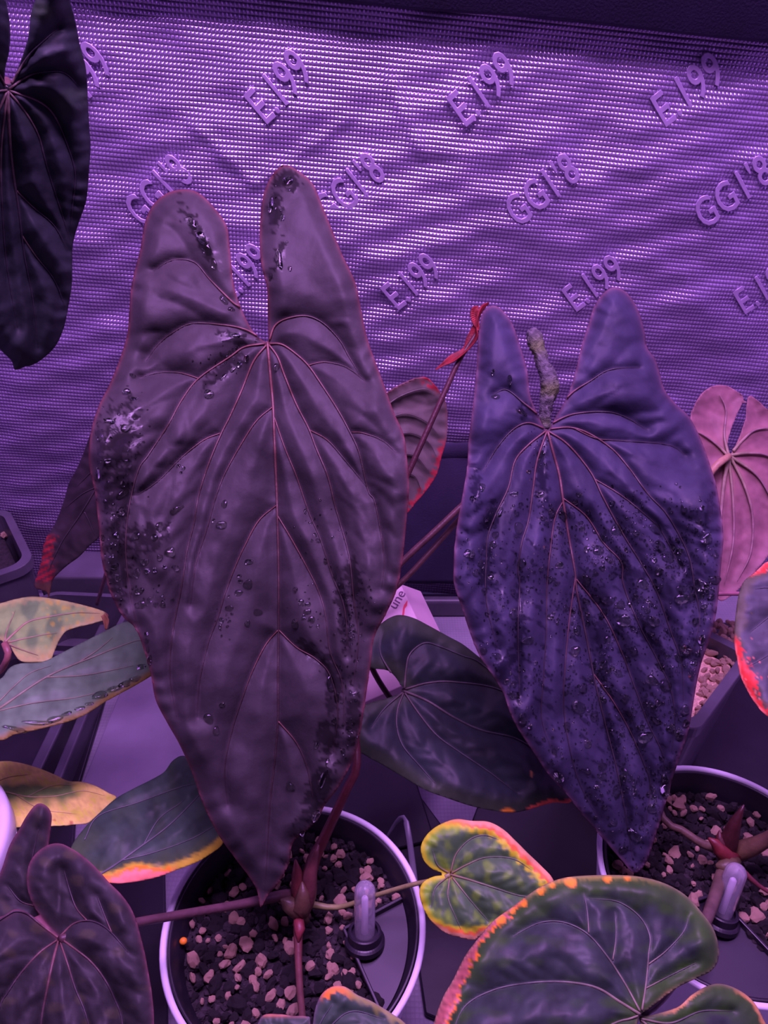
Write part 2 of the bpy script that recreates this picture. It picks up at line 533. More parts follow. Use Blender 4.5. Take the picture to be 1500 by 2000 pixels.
def stem(parent, pts, r, col, name='petiole', sides=10, label=None, flat=1.0, groove=False):
    """pts: list of (px,py,d); r in metres (scalar or per control point)"""
    p = np.array([P(a, b, c) for a, b, c in pts])
    rr = np.broadcast_to(np.asarray(r, float), (len(p),))
    q = np.concatenate([p, rr[:, None]], 1)
    q = cr(q * 1000, 6.0) / 1000
    V, F = tube(q[:, :3], q[:, 3], sides, flat)
    c = np.array(col, float)
    if c.ndim == 1:
        cc = np.tile(c, (len(V), 1))
    else:
        t = np.repeat(np.linspace(0, 1, len(q)), sides)
        cc = mix(np.tile(c[0], (len(V), 1)), np.tile(c[1], (len(V), 1)), t)
    o = mk(name, V, F, M_STEM, parent=parent, col=cc)
    if label: o['label'] = label
    return o

def lin(d0, gx=0.0, gy=0.0, cx=750, cy=1000, kx=0.0, ky=0.0):
    """depth: gradient in metres per 1000 px plus a bend (metres per (1000 px)^2)"""
    return lambda x, y: d0 + gx * (x - cx) / 1000 + gy * (y - cy) / 1000 + kx * ((x - cx) / 1000) ** 2 + ky * ((y - cy) / 1000) ** 2
def blot(base, amt=0.25, sc=140, seed=0):
    base = np.array(base)
    return lambda x, y: base[None] * (1 + amt * nz(x, y, sc, seed) + 0.4 * amt * nz(x, y, sc * 0.3, seed + 1))[:, None]

# ---- pots' places (rim plane)
RIMZ = 0.159
POT1 = PZ(575, 1801, RIMZ)
POT2 = PZ(1415, 1700, RIMZ)

# =============================== plant in the front pot
plant1 = thing('anthurium', 'anthurium with one huge dark leaf, growing in the front white-rimmed pot', 'plant', (POT1[0], POT1[1], RIMZ - 0.02))

A_OUT = [(522, 668), (495, 648), (470, 599), (456, 552), (449, 487), (442, 440), (416, 403), (388, 377), (360, 370), (327, 377), (299, 400), (283, 435),
         (274, 487), (262, 533), (255, 571), (252, 617), (248, 655), (234, 701), (215, 748), (192, 795), (179, 837), (173, 883), (176, 921), (185, 961),
         (194, 1040), (199, 1096), (215, 1157), (239, 1203), (264, 1227), (281, 1269), (295, 1320), (304, 1367), (325, 1409), (351, 1455), (374, 1507),
         (397, 1572), (425, 1628), (458, 1675), (486, 1712), (502, 1740), (509, 1772), (523, 1749), (547, 1721), (565, 1684), (572, 1647), (598, 1623),
         (621, 1600), (635, 1572), (663, 1535), (691, 1479), (705, 1423), (715, 1357), (724, 1297), (731, 1245), (752, 1203), (775, 1152), (787, 1087),
         (794, 1017), (799, 956), (796, 907), (789, 851), (771, 809), (752, 757), (733, 706), (717, 659), (705, 603), (694, 552), (668, 496), (645, 440),
         (626, 393), (610, 358), (584, 335), (556, 322), (533, 340), (516, 375), (509, 421), (507, 477), (512, 524), (521, 561), (523, 608), (524, 645)]
A_V = [[(522, 668), (528, 734), (533, 790), (536, 860), (540, 953), (541, 984), (544, 1110), (544, 1227), (543, 1320), (543, 1404), (537, 1483), (528, 1563), (523, 1647), (517, 1740)],
       [(519, 664), (490, 632), (472, 603), (453, 589), (411, 547), (379, 512), (337, 508), (299, 529)],
       [(519, 666), (477, 643), (430, 634), (374, 632), (337, 650), (309, 673), (285, 705)],
       [(518, 671), (477, 678), (449, 697), (388, 739), (355, 781), (327, 832), (290, 888), (269, 921), (250, 1003), (246, 1087), (260, 1189), (276, 1236)],
       [(520, 674), (495, 706), (472, 762), (449, 813), (430, 851), (407, 907), (388, 967), (379, 1021), (365, 1077), (355, 1143), (337, 1236), (332, 1320), (345, 1400)],
       [(430, 846), (397, 860), (355, 893), (309, 939), (267, 967)],
       [(388, 739), (350, 728), (310, 728), (275, 737)],
       [(532, 795), (500, 823), (467, 874), (439, 925), (421, 972), (405, 1030), (383, 1100), (372, 1180)],
       [(541, 986), (505, 1017), (477, 1068), (458, 1110), (439, 1161), (425, 1208), (407, 1255), (390, 1330), (385, 1400)],
       [(543, 1231), (519, 1259), (495, 1306), (477, 1353), (453, 1427), (439, 1502), (445, 1570)],
       [(526, 664), (537, 636), (561, 622), (598, 617), (631, 631), (663, 664), (682, 697), (705, 735)],
       [(526, 671), (551, 673), (579, 692), (603, 715), (626, 748), (659, 799), (682, 841), (701, 883), (719, 958), (733, 984), (750, 1087), (745, 1150)],
       [(603, 713), (631, 707), (659, 711), (682, 720), (715, 745)],
       [(687, 844), (710, 846), (747, 860), (775, 885)],
       [(525, 673), (542, 697), (556, 734), (579, 790), (603, 837), (617, 874), (640, 930), (654, 986), (663, 1017), (682, 1087), (691, 1171), (700, 1250), (690, 1340)],
       [(603, 839), (640, 860), (677, 902), (719, 953)],
       [(535, 813), (556, 874), (579, 930), (603, 1000), (626, 1054), (649, 1124), (673, 1189), (680, 1280)],
       [(542, 1007), (570, 1054), (598, 1105), (621, 1152), (635, 1199), (645, 1273), (668, 1334), (672, 1420)],
       [(545, 1231), (579, 1264), (617, 1287), (645, 1320), (660, 1390), (650, 1470)],
       [(544, 1409), (579, 1451), (600, 1500), (612, 1560)]]
def dA(x, y):
    d = 0.470 - 0.030 * (y - 400) / 1400
    d = d - 0.00010 * np.abs(x - 528) * sm(650, 900, y) * (1 - sm(1300, 1700, y)) * 0.9       # halves lift from the midrib
    d = d + 0.030 * (sm(1250, 1770, y)) ** 2 * 0.2                                            # tip drops back
    d = d + 0.018 * sm(560, 330, y)                                                           # lobes lean back
    return d
leafA = Leaf(A_OUT, A_V, dA, 4.6, A=0.0092, w=30, A2=0.0026, w2=17, sec=74, rip=0.0016, riplen=44, nA=0.0018, seed=1, secang=48, a2f=lambda x, y: (0.15 + 1.1 * sm(60, 190, np.abs(x - 535))) * sm(1350, 1000, y))
fA = blot((0.043, 0.040, 0.041), 0.10, 260, 3)
def spots(x, y, lst, seed):
    n = nz(x, y, 26, seed) * 0.35 + nz(x, y, 11, seed + 1) * 0.2
    w = np.zeros(len(x))
    for (a_, b_, rx, ry, an) in lst:
        c_, s_ = math.cos(math.radians(an)), math.sin(math.radians(an))
        u = (x - a_) * c_ + (y - b_) * s_; v = -(x - a_) * s_ + (y - b_) * c_
        w = np.maximum(w, sm(1.12, 0.86, np.hypot(u / rx, v / ry) + n))
    return w
WETA = [(558, 352, 26, 20, 0), (538, 410, 14, 34, 10), (545, 500, 10, 34, 10), (390, 460, 12, 60, -30), (458, 660, 34, 14, 10), (440, 720, 48, 13, -38), (235, 850, 36, 60, 15), (225, 960, 34, 50, 0), (230, 1090, 26, 80, 0), (290, 1050, 40, 26, -20),
        (650, 1320, 18, 46, -18), (645, 1370, 12, 26, 0), (690, 1130, 16, 40, -10), (672, 1200, 14, 60, -6), (622, 1545, 20, 70, 20), (590, 1640, 16, 60, 28), (640, 1440, 20, 30, 0), (602, 1268, 24, 14, 35), (690, 1400, 14, 50, 6)]
def cA(x, y, de, dv):
    c = fA(x, y)
    c = mix(c, np.tile((0.20, 0.05, 0.055), (len(x), 1)), 0.7 * np.exp(-de / 2.6))
    c = mix(c, np.tile((0.045, 0.034, 0.04), (len(x), 1)), 0.5 * np.exp(-dv / 5))
    w = spots(x, y, WETA, 171)
    c = mix(c, c * 0.42, w)
    return np.concatenate([c, 0.9 * w[:, None]], 1)
objA = build_leaf(plant1, [leafA], cA, vr=(4.6, 1.0), vcol=((0.15, 0.060, 0.050), (0.048, 0.030, 0.028)), label='huge heart-shaped dark purple-grey leaf with scattered water drops')

# leaf low in the left corner of the picture
J_MAIN = [(115, 1832), (92, 1807), (67, 1772), (55, 1742), (52, 1715), (57, 1687), (71, 1666), (92, 1651), (115, 1647), (136, 1655), (161, 1671), (189, 1696),
          (212, 1722), (237, 1747), (255, 1772), (267, 1800), (274, 1825), (283, 1862), (290, 1899), (297, 1942), (301, 2000), (295, 2080), (270, 2160), (220, 2240),
          (150, 2320), (90, 2370), (40, 2300), (-20, 2200), (-70, 2080), (-90, 1960), (-85, 1880), (-50, 1825), (-15, 1796), (9, 1788), (30, 1776), (53, 1782), (80, 1802)]
J_LOBE = [(110, 1840), (95, 1815), (88, 1780), (84, 1730), (86, 1690), (95, 1650), (99, 1620), (101, 1593), (94, 1577), (80, 1569), (67, 1574), (51, 1595), (37, 1620), (18, 1653),
          (0, 1705), (-25, 1745), (-55, 1790), (-70, 1840), (-20, 1850), (40, 1840), (80, 1838)]
J_V = [[(115, 1832), (113, 1840), (104, 1874), (92, 1931), (80, 2000), (75, 2100), (82, 2250)],
       [(117, 1832), (143, 1851), (175, 1876), (200, 1906), (221, 1945), (239, 2000), (235, 2090)],
       [(117, 1829), (143, 1805), (170, 1798), (196, 1805), (221, 1825), (250, 1860)],
       [(116, 1836), (131, 1880), (147, 1931), (166, 1977), (185, 2050)],
       [(112, 1836), (76, 1862), (39, 1903), (14, 1940), (0, 1966), (-20, 2050)],
       [(113, 1831), (76, 1803), (53, 1785), (30, 1780), (9, 1791), (-20, 1810)],
       [(170, 1798), (150, 1775), (138, 1745), (125, 1700)], [(218, 1821), (205, 1790), (190, 1750)]]
J_V2 = [[(105, 1835), (70, 1770), (60, 1700), (75, 1620)], [(70, 1770), (40, 1760), (15, 1730)]]
leafJ = Leaf(J_MAIN, J_V, lambda x, y: 0.372 - 0.03 * (y - 1830) / 400 + 0.00016 * np.clip(120 - np.abs(x - 115), 0, 120) * (1 - sm(1760, 1900, y)) , 4.6, A=0.0068, w=28, A2=0.002, w2=15, sec=70, rip=0.0005, nA=0.0016, seed=5)
leafJ2 = Leaf(J_LOBE, J_V2, lambda x, y: 0.392 - 0.03 * (y - 1830) / 400 + 0 * x, 4.6, A=0.004, w=18, A2=0.002, w2=12, sec=48, rip=0.0006, nA=0.001, seed=6)
fJ = blot((0.032, 0.033, 0.032), 0.22, 90, 8)
def cJ(x, y, de, dv):
    c = fJ(x, y)
    c = mix(c, np.tile((0.12, 0.12, 0.045), (len(x), 1)), 0.25 * sm(0.5, 1.5, nz(x, y, 60, 15)))
    return mix(c, np.tile((0.24, 0.09, 0.11), (len(x), 1)), 0.7 * np.exp(-de / 3.0))
build_leaf(plant1, [leafJ, leafJ2], cJ, vr=(3.6, 1.4), vcol=((0.16, 0.08, 0.07), (0.055, 0.042, 0.05)), label='dark purple leaf with folded lobes in the bottom left corner')

# small yellowing leaf right of the pot
L_OUT = [(879, 1708), (865, 1705), (842, 1696), (826, 1677), (822, 1654), (833, 1631), (856, 1612), (889, 1600), (921, 1603), (954, 1605), (982, 1619), (1005, 1640), (1033, 1668),
         (1057, 1691), (1080, 1717), (1082, 1745), (1050, 1775), (1010, 1800), (970, 1818), (940, 1827), (926, 1836), (898, 1831), (870, 1822), (842, 1799), (826, 1771), (819, 1743), (826, 1724), (847, 1712)]
L_V = [[(879, 1708), (912, 1717), (963, 1733), (1019, 1750), (1065, 1748)], [(881, 1706), (912, 1689), (949, 1675), (1001, 1677), (1040, 1700)],
       [(880, 1704), (891, 1668), (917, 1640), (945, 1631), (975, 1640)], [(879, 1711), (875, 1752), (889, 1789), (900, 1815)], [(883, 1713), (921, 1761), (954, 1799)],
       [(877, 1705), (855, 1690), (845, 1660)], [(876, 1711), (850, 1735), (843, 1770)]]
leafL = Leaf(L_OUT, L_V, lambda x, y: 0.452 - 0.05 * (y - 1708) / 400 - 0.00006 * np.abs(x - 880) * 0.5, 3.4, A=0.0042, w=17, A2=0.0016, w2=9, sec=34, rip=0.0011, riplen=30, nA=0.0008, seed=11)
def cL(x, y, de, dv):
    n = nz(x, y, 42, 21); n2 = nz(x, y, 18, 22)
    c = np.tile((0.060, 0.135, 0.050), (len(x), 1))
    c = mix(c, np.tile((0.22, 0.46, 0.03), (len(x), 1)), np.clip(0.45 * sm(-0.1, 1.2, n) + 0.85 * sm(34 + 9 * n2, 6, de), 0, 1) * sm(1, 9, dv))
    hot = np.clip(sm(-60, 60, (x - 905) + 0.6 * (1640 - y)) * sm(1790, 1740, y) * sm(830, 880, x) + sm(1785, 1822, y), 0, 1)
    wd = 2 + 17 * hot + 3 * n2 * (0.3 + hot)
    c = mix(c, np.tile((0.56, 0.60, 0.02), (len(x), 1)), 0.9 * sm(wd + 11, wd, de))
    c = mix(c, np.tile((0.72, 0.17, 0.04), (len(x), 1)), sm(wd * 0.95, wd * 0.7, de) * hot)
    c = mix(c, np.tile((0.58, 0.32, 0.15), (len(x), 1)), sm(wd * 0.55, wd * 0.3, de) * hot)
    return c
build_leaf(plant1, [leafL], cL, M_GLOSS, vr=(3.0, 1.2), vcol=((0.25, 0.20, 0.10), (0.12, 0.16, 0.09)), label='small round green leaf with yellow and orange burnt margin')

# leaf cut by the bottom edge
O_R = [(600, 2060), (607, 2015), (611, 2000), (614, 1977), (623, 1950), (636, 1934), (652, 1926), (670, 1926), (686, 1934), (698, 1943), (725, 1955), (747, 1968), (766, 1980), (791, 1998), (830, 2040), (850, 2100), (800, 2180), (700, 2200), (620, 2150)]
O_L = [(603, 2060), (606, 1994), (598, 1985), (571, 1984), (548, 1981), (516, 1982), (503, 2000), (490, 2040), (500, 2090), (560, 2110)]
O_V = [[(604, 2062), (680, 2110), (790, 2150)], [(604, 2060), (650, 2000), (690, 1975), (750, 1990)], [(604, 2060), (625, 2000), (650, 1960)], [(606, 2065), (640, 2120), (700, 2170)]]
O_V2 = [[(603, 2060), (560, 2010), (530, 2000)]]
leafO = Leaf(O_R, O_V, lambda x, y: 0.392 - 0.03 * (y - 1990) / 300 + 0 * x, 3.6, A=0.003, w=20, A2=0.0014, w2=10, sec=44, rip=0.0005, nA=0.0006, seed=13)
leafO2 = Leaf(O_L, O_V2, lambda x, y: 0.394 - 0.03 * (y - 1990) / 300 + 0 * x, 3.6, A=0.002, w=14, A2=0.001, w2=9, sec=40, rip=0.0008, nA=0.0006, seed=14)
def cO(x, y, de, dv):
    c = blot((0.045, 0.085, 0.052), 0.15, 60, 17)(x, y)
    n2 = nz(x, y, 22, 24)
    top = sm(705, 640, x) * sm(615, 640, x) + sm(608, 600, x)
    c = mix(c, np.tile((0.30, 0.34, 0.05), (len(x), 1)), 0.8 * sm(16 + 5 * n2, 5, de) * sm(620, 690, x))
    c = mix(c, np.tile((0.95, 0.30, 0.03), (len(x), 1)), sm(15 + 4 * n2, 11 + 4 * n2, de) * top * sm(1960, 1945, y - 30 * sm(608, 600, x)))
    return mix(c, np.tile((0.32, 0.22, 0.28), (len(x), 1)), 0.5 * np.exp(-de / 3))
build_leaf(plant1, [leafO, leafO2], cO, M_GLOSS, vr=(3.0, 1.0), vcol=((0.14, 0.12, 0.1), (0.10, 0.11, 0.11)), label='green leaf with orange-burnt lobe tips cut by the bottom edge')

DK = (0.11, 0.045, 0.05); RED = (0.32, 0.05, 0.06); GRN = (0.26, 0.26, 0.09); BRN = (0.20, 0.12, 0.10)
stem(plant1, [(596, 1765, 0.490), (601, 1731, 0.486), (612, 1680, 0.484), (630, 1643, 0.486), (678, 1540, 0.492), (696, 1495, 0.496), (690, 1400, 0.505), (660, 1100, 0.51), (600, 820, 0.50), (550, 700, 0.482), (524, 670, 0.472)],
     [0.0048, 0.0048, 0.0045, 0.0036, 0.003, 0.003, 0.0028, 0.0026, 0.0026, 0.0024, 0.002], [(0.10, 0.02, 0.022), (0.035, 0.014, 0.016)], label='long dark red petiole behind the huge leaf')
stem(plant1, [(590, 1755, 0.488), (560, 1748, 0.478), (470, 1766, 0.456), (360, 1785, 0.432), (265, 1802, 0.412), (190, 1818, 0.396), (117, 1834, 0.378)], [0.0042, 0.0036, 0.0027, 0.0025, 0.0024, 0.0022, 0.002], (0.085, 0.042, 0.045), label='purplish petiole reaching to the left corner leaf')
stem(plant1, [(589, 1765, 0.486), (583, 1800, 0.476), (583, 1880, 0.454), (588, 1960, 0.430), (596, 2030, 0.405), (604, 2060, 0.394)], [0.004, 0.0034, 0.0023, 0.0021, 0.002, 0.0018], [(0.13, 0.03, 0.03), (0.08, 0.05, 0.04)])
stem(plant1, [(600, 1765, 0.490), (660, 1772, 0.488), (730, 1750, 0.478), (800, 1729, 0.464), (850, 1718, 0.457), (879, 1709, 0.453)], [0.0024, 0.0017, 0.0015, 0.0014, 0.0014, 0.0013], GRN, label='thin green petiole')
# crown sheaths
for pts, r, c in (([(592, 1790, 0.480), (584, 1750, 0.478), (580, 1700, 0.474), (577, 1680, 0.472)], [0.003, 0.005, 0.003, 0.0008], (0.16, 0.04, 0.04)),
                  ([(590, 1795, 0.478), (602, 1750, 0.476), (606, 1700, 0.474), (622, 1650, 0.474)], [0.003, 0.0052, 0.0045, 0.0008], (0.11, 0.035, 0.035)),
                  ([(600, 1800, 0.478), (575, 1775, 0.472), (562, 1765, 0.47), (548, 1757, 0.468)], [0.002, 0.0055, 0.005, 0.0006], (0.085, 0.055, 0.03)),
                  ([(595, 1790, 0.476), (588, 1770, 0.470), (592, 1745, 0.470), (590, 1722, 0.47)], [0.002, 0.006, 0.004, 0.0006], (0.10, 0.055, 0.03)),
                  ([(582, 1790, 0.474), (585, 1815, 0.466), (583, 1840, 0.462)], [0.003, 0.0036, 0.0006], (0.17, 0.03, 0.035))):
    stem(plant1, pts, r, c, name='sheath', sides=8)

# =============================== plant in the right pot
plant2 = thing('anthurium', 'anthurium with a large leaf soaked in droplets, in the right-hand white pot', 'plant', (POT2[0], POT2[1], RIMZ - 0.02))
B_OUT = [(1069, 840), (1054, 817), (1036, 774), (1030, 726), (1017, 679), (1000, 631), (980, 605), (963, 597), (947, 605), (939, 622), (934, 661), (931, 713), (927, 765), (921, 813),
         (915, 865), (913, 908), (906, 952), (898, 995), (891, 1038), (887, 1082), (886, 1112), (887, 1143), (902, 1187), (919, 1239), (937, 1282), (963, 1321), (984, 1356), (997, 1395),
         (1015, 1429), (1041, 1468), (1071, 1512), (1106, 1551), (1132, 1585), (1162, 1620), (1192, 1655), (1218, 1685), (1236, 1704), (1251, 1700), (1266, 1676), (1279, 1637), (1292, 1598),
         (1303, 1559), (1314, 1520), (1327, 1481), (1340, 1442), (1348, 1412), (1355, 1369), (1361, 1334), (1370, 1295), (1385, 1252), (1397, 1208), (1403, 1165), (1409, 1099), (1413, 1051),
         (1409, 1008), (1400, 952), (1387, 908), (1370, 861), (1348, 817), (1318, 787), (1298, 761), (1288, 726), (1279, 700), (1264, 679), (1259, 648), (1246, 605), (1227, 575), (1205, 562),
         (1184, 568), (1162, 596), (1149, 635), (1136, 674), (1125, 722), (1110, 770), (1088, 809)]
B_V = [[(1069, 839), (1080, 882), (1093, 930), (1101, 986), (1110, 1043), (1123, 1116), (1127, 1156), (1145, 1243), (1162, 1330), (1184, 1421), (1205, 1503), (1223, 1598), (1236, 1680)],
       [(1067, 836), (1054, 813), (1023, 787), (989, 761), (963, 770)], [(1066, 838), (1032, 826), (1002, 839), (971, 874), (943, 921)],
       [(1067, 841), (1032, 869), (1006, 900), (993, 952), (971, 999), (954, 1043), (950, 1086), (950, 1174), (971, 1265)],
       [(1068, 843), (1049, 900), (1041, 956), (1032, 1017), (1019, 1060), (1012, 1112), (1015, 1143), (1012, 1230), (1015, 1360)],
       [(1100, 978), (1084, 1012), (1075, 1073), (1069, 1138), (1067, 1230), (1062, 1317), (1058, 1403), (1080, 1470)],
       [(1124, 1126), (1110, 1230), (1101, 1360), (1110, 1447), (1132, 1529), (1170, 1600)],
       [(1071, 836), (1080, 826), (1119, 809), (1179, 804), (1218, 813), (1265, 840)], [(1075, 828), (1110, 774), (1153, 744), (1192, 722), (1249, 718)],
       [(1071, 838), (1114, 835), (1153, 848), (1197, 878), (1231, 917), (1266, 965), (1305, 1008), (1344, 1082), (1356, 1143), (1366, 1208), (1352, 1290)],
       [(1120, 836), (1165, 856), (1218, 861), (1305, 869), (1340, 890)],
       [(1071, 842), (1110, 869), (1153, 921), (1179, 973), (1214, 1038), (1257, 1108), (1283, 1156), (1309, 1230), (1331, 1295), (1335, 1370)],
       [(1162, 936), (1210, 965), (1253, 999), (1292, 1038), (1330, 1110)],
       [(1100, 973), (1145, 1008), (1179, 1060), (1214, 1099), (1218, 1143), (1249, 1221), (1283, 1286), (1309, 1343), (1318, 1403), (1312, 1470)],
       [(1125, 1130), (1179, 1200), (1214, 1273), (1240, 1343), (1266, 1412), (1296, 1481), (1290, 1550)],
       [(1160, 1317), (1197, 1369), (1231, 1429), (1257, 1490), (1270, 1533), (1262, 1610)]]
def dB(x, y):
    d = 0.512 - 0.026 * (y - 600) / 1100
    d = d - 0.00009 * np.abs(x - (1069 + 0.2 * (y - 840))) * sm(820, 1000, y) * (1 - sm(1350, 1680, y))
    d = d + 0.020 * sm(800, 570, y)
    d = d + 0.02 * sm(1180, 1400, x) * sm(1250, 700, y)
    return d
leafB = Leaf(B_OUT, B_V, dB, 4.6, A=0.0092, w=27, A2=0.0034, w2=14, sec=60, rip=0.0018, riplen=32, nA=0.0018, seed=2, secang=48, a2f=lambda x, y: 0.35 + 0.7 * sm(50, 160, np.abs(x - 1069 - 0.19 * (y - 840))))
fB = blot((0.036, 0.035, 0.064), 0.12, 200, 4)
WETB = [(1325, 1082, 12, 30, -35), (1345, 1120, 10, 26, 0), (1175, 1240, 14, 44, -8), (1180, 1300, 12, 36, 0), (1235, 1120, 26, 12, 20), (1260, 1240, 34, 10, 30), (1015, 1260, 9, 120, 0), (960, 1010, 14, 34, 20), (950, 1120, 16, 34, 0), (1310, 1530, 14, 34, 12), (1296, 1590, 10, 30, 12),
        (1060, 930, 12, 60, 0), (1030, 805, 22, 14, 20), (930, 960, 10, 40, 0), (1385, 1000, 8, 40, 10), (1195, 1450, 10, 40, -15), (1225, 1560, 8, 40, -10), (985, 1310, 16, 40, 25), (1140, 1600, 30, 16, 40)]
def cB(x, y, de, dv):
    c = fB(x, y)
    c = mix(c, np.tile((0.22, 0.10, 0.12), (len(x), 1)), 0.6 * np.exp(-de / 3.2))
    c = mix(c, np.tile((0.026, 0.022, 0.036), (len(x), 1)), 0.6 * np.exp(-dv / 4.5))
    w = spots(x, y, WETB, 181)
    w = np.maximum(w, sm(0.9, 1.3, nz(x, y, 34, 183) + 0.4 * nz(x, y, 13, 184)) * sm(930, 1030, y) * 0.9)
    c = mix(c, c * 0.45, w)
    return np.concatenate([c, 0.9 * w[:, None]], 1)
objB = build_leaf(plant2, [leafB], cB, vr=(4.2, 1.0), vcol=((0.14, 0.060, 0.060), (0.036, 0.026, 0.032)), label='large dark violet heart-shaped leaf covered in water droplets')

M_OUT = [(1250, 1983), (1240, 2010), (1200, 2080), (1100, 2140), (1000, 2150), (900, 2120), (842, 2060), (847, 2000), (865, 1948), (884, 1915), (907, 1869), (935, 1831), (963, 1799), (1001, 1771), (1033, 1747),
         (1061, 1729), (1099, 1715), (1145, 1710), (1201, 1709), (1248, 1712), (1295, 1724), (1337, 1747), (1369, 1780), (1393, 1813), (1404, 1850), (1402, 1878), (1388, 1897), (1360, 1911), (1323, 1929), (1290, 1953), (1267, 1971)]
M_V = [[(1250, 1981), (1211, 1957), (1164, 1929), (1103, 1918), (1033, 1920), (963, 1934), (907, 1967), (880, 2030)],
       [(1250, 1975), (1220, 1920), (1183, 1864), (1145, 1822), (1099, 1801), (1052, 1803), (1000, 1830)],
       [(1254, 1973), (1262, 1920), (1267, 1864), (1269, 1827), (1248, 1789), (1206, 1761), (1150, 1755)],
       [(1246, 1984), (1229, 1990), (1197, 2000), (1100, 2050), (1000, 2080)],
       [(1267, 1883), (1300, 1858), (1335, 1820), (1345, 1790)], [(1262, 1930), (1310, 1905), (1360, 1880)],
       [(1197, 1875), (1203, 1830), (1201, 1780)], [(1150, 1822), (1147, 1780), (1140, 1745)]]
N_OUT = [(1248, 1988), (1271, 1983), (1323, 1967), (1351, 1943), (1383, 1925), (1411, 1922), (1444, 1934), (1472, 1957), (1491, 1990), (1500, 2020), (1480, 2090), (1400, 2120), (1320, 2090), (1270, 2030)]
N_V = [[(1252, 1990), (1310, 1998), (1370, 1975), (1430, 1975)], [(1252, 1992), (1300, 2030), (1380, 2060)]]
leafM = Leaf(M_OUT, M_V, lambda x, y: 0.385 - 0.045 * (y - 1850) / 300 + 0.00003 * np.abs(x - 1150), 4.6, A=0.0058, w=27, A2=0.0014, w2=14, sec=46, rip=0.0004, nA=0.0014, seed=17)
leafN = Leaf(N_OUT, N_V, lambda x, y: 0.372 - 0.03 * (y - 1985) / 300 + 0.00007 * np.clip(x - 1250, 0, 300), 3.8, A=0.003, w=20, A2=0.0014, w2=10, sec=44, rip=0.0006, nA=0.0006, seed=18)
def cM(x, y, de, dv):
    n = nz(x, y, 55, 31); n2 = nz(x, y, 16, 32)
    c = blot((0.032, 0.050, 0.042), 0.18, 90, 33)(x, y)
    c = mix(c, np.tile((0.038, 0.098, 0.018), (len(x), 1)), np.clip(0.9 * sm(75 + 20 * n, 10, de) + 0.25 * sm(0.2, 1.2, n), 0, 1))
    # burnt left margin
    left = sm(1045, 985, x) * sm(1740, 1790, y)
    wd = (8 + 20 * sm(960, 880, x) + 5 * n2 + 5 * n) * left
    c = mix(c, np.tile((0.80, 0.24, 0.02), (len(x), 1)), sm(wd + 4, wd + 1, de) * (left > 0.05))
    c = mix(c, np.tile((0.36, 0.125, 0.095), (len(x), 1)) * (1 + 0.25 * n2)[:, None], sm(wd, wd - 3, de) * (left > 0.05))
    # orange freckles along the top margin
    for (a, b, r) in ((1108, 1719, 9), (1118, 1724, 8), (1055, 1737, 9), (1078, 1727, 6), (1187, 1716, 8), (1023, 1764, 6), (1001, 1778, 5), (1225, 1712, 6), (1090, 1718, 5), (978, 1795, 9)):
        c = mix(c, np.tile((0.95, 0.36, 0.02), (len(x), 1)), sm(r + 2, r - 3, np.hypot(x - a, (y - b) * 0.9) + n2))
    c = mix(c, np.tile((0.40, 0.42, 0.06), (len(x), 1)), 0.55 * sm(13 + 4 * n2, 4, de) * sm(1330, 1200, x) * sm(1010, 1060, x) * sm(1800, 1740, y))
    c = mix(c, np.tile((0.75, 0.40, 0.10), (len(x), 1)), 0.8 * sm(9 + 3 * n2, 3, de) * sm(1925, 1950, y) * sm(1280, 1330, x) * sm(1240, 1300, x))
    return mix(c, np.tile((0.35, 0.30, 0.16), (len(x), 1)), 0.6 * np.exp(-de / 2.6))
build_leaf(plant2, [leafM, leafN], cM, M_GLOSS, vr=(3.6, 1.4), vcol=((0.22, 0.20, 0.13), (0.11, 0.12, 0.10)), label='broad dark green leaf with pink and orange burnt left margin')

stem(plant2, [(1425, 1665, 0.512), (1412, 1700, 0.498), (1398, 1745, 0.478), (1380, 1795, 0.458), (1340, 1880, 0.420), (1290, 1950, 0.390), (1252, 1983, 0.379)], [0.005, 0.0042, 0.0040, 0.0036, 0.003, 0.0026, 0.002], [(0.10, 0.07, 0.04), (0.11, 0.065, 0.08)], label='brownish petiole bending under the broad leaf')
stem(plant2, [(1410, 1660, 0.515), (1372, 1648, 0.515), (1330, 1620, 0.520), (1295, 1598, 0.525), (1270, 1500, 0.54), (1230, 1250, 0.545), (1140, 960, 0.54), (1072, 842, 0.522)], [0.004, 0.003, 0.0026, 0.0026, 0.0028, 0.0028, 0.0026, 0.002], [(0.12, 0.08, 0.05), (0.10, 0.045, 0.05)], label='petiole of the droplet-covered leaf')
stem(plant2, [(1432, 1665, 0.512), (1465, 1655, 0.505), (1500, 1638, 0.497), (1560, 1600, 0.485)], [0.0065, 0.006, 0.0045, 0.004], [(0.13, 0.085, 0.035), (0.07, 0.03, 0.035)], label='thick olive petiole base pointing right')
stem(plant2, [(1440, 1690, 0.505), (1480, 1728, 0.500), (1530, 1760, 0.498)], [0.0022, 0.0015, 0.001], (0.13, 0.03, 0.035), name='root')
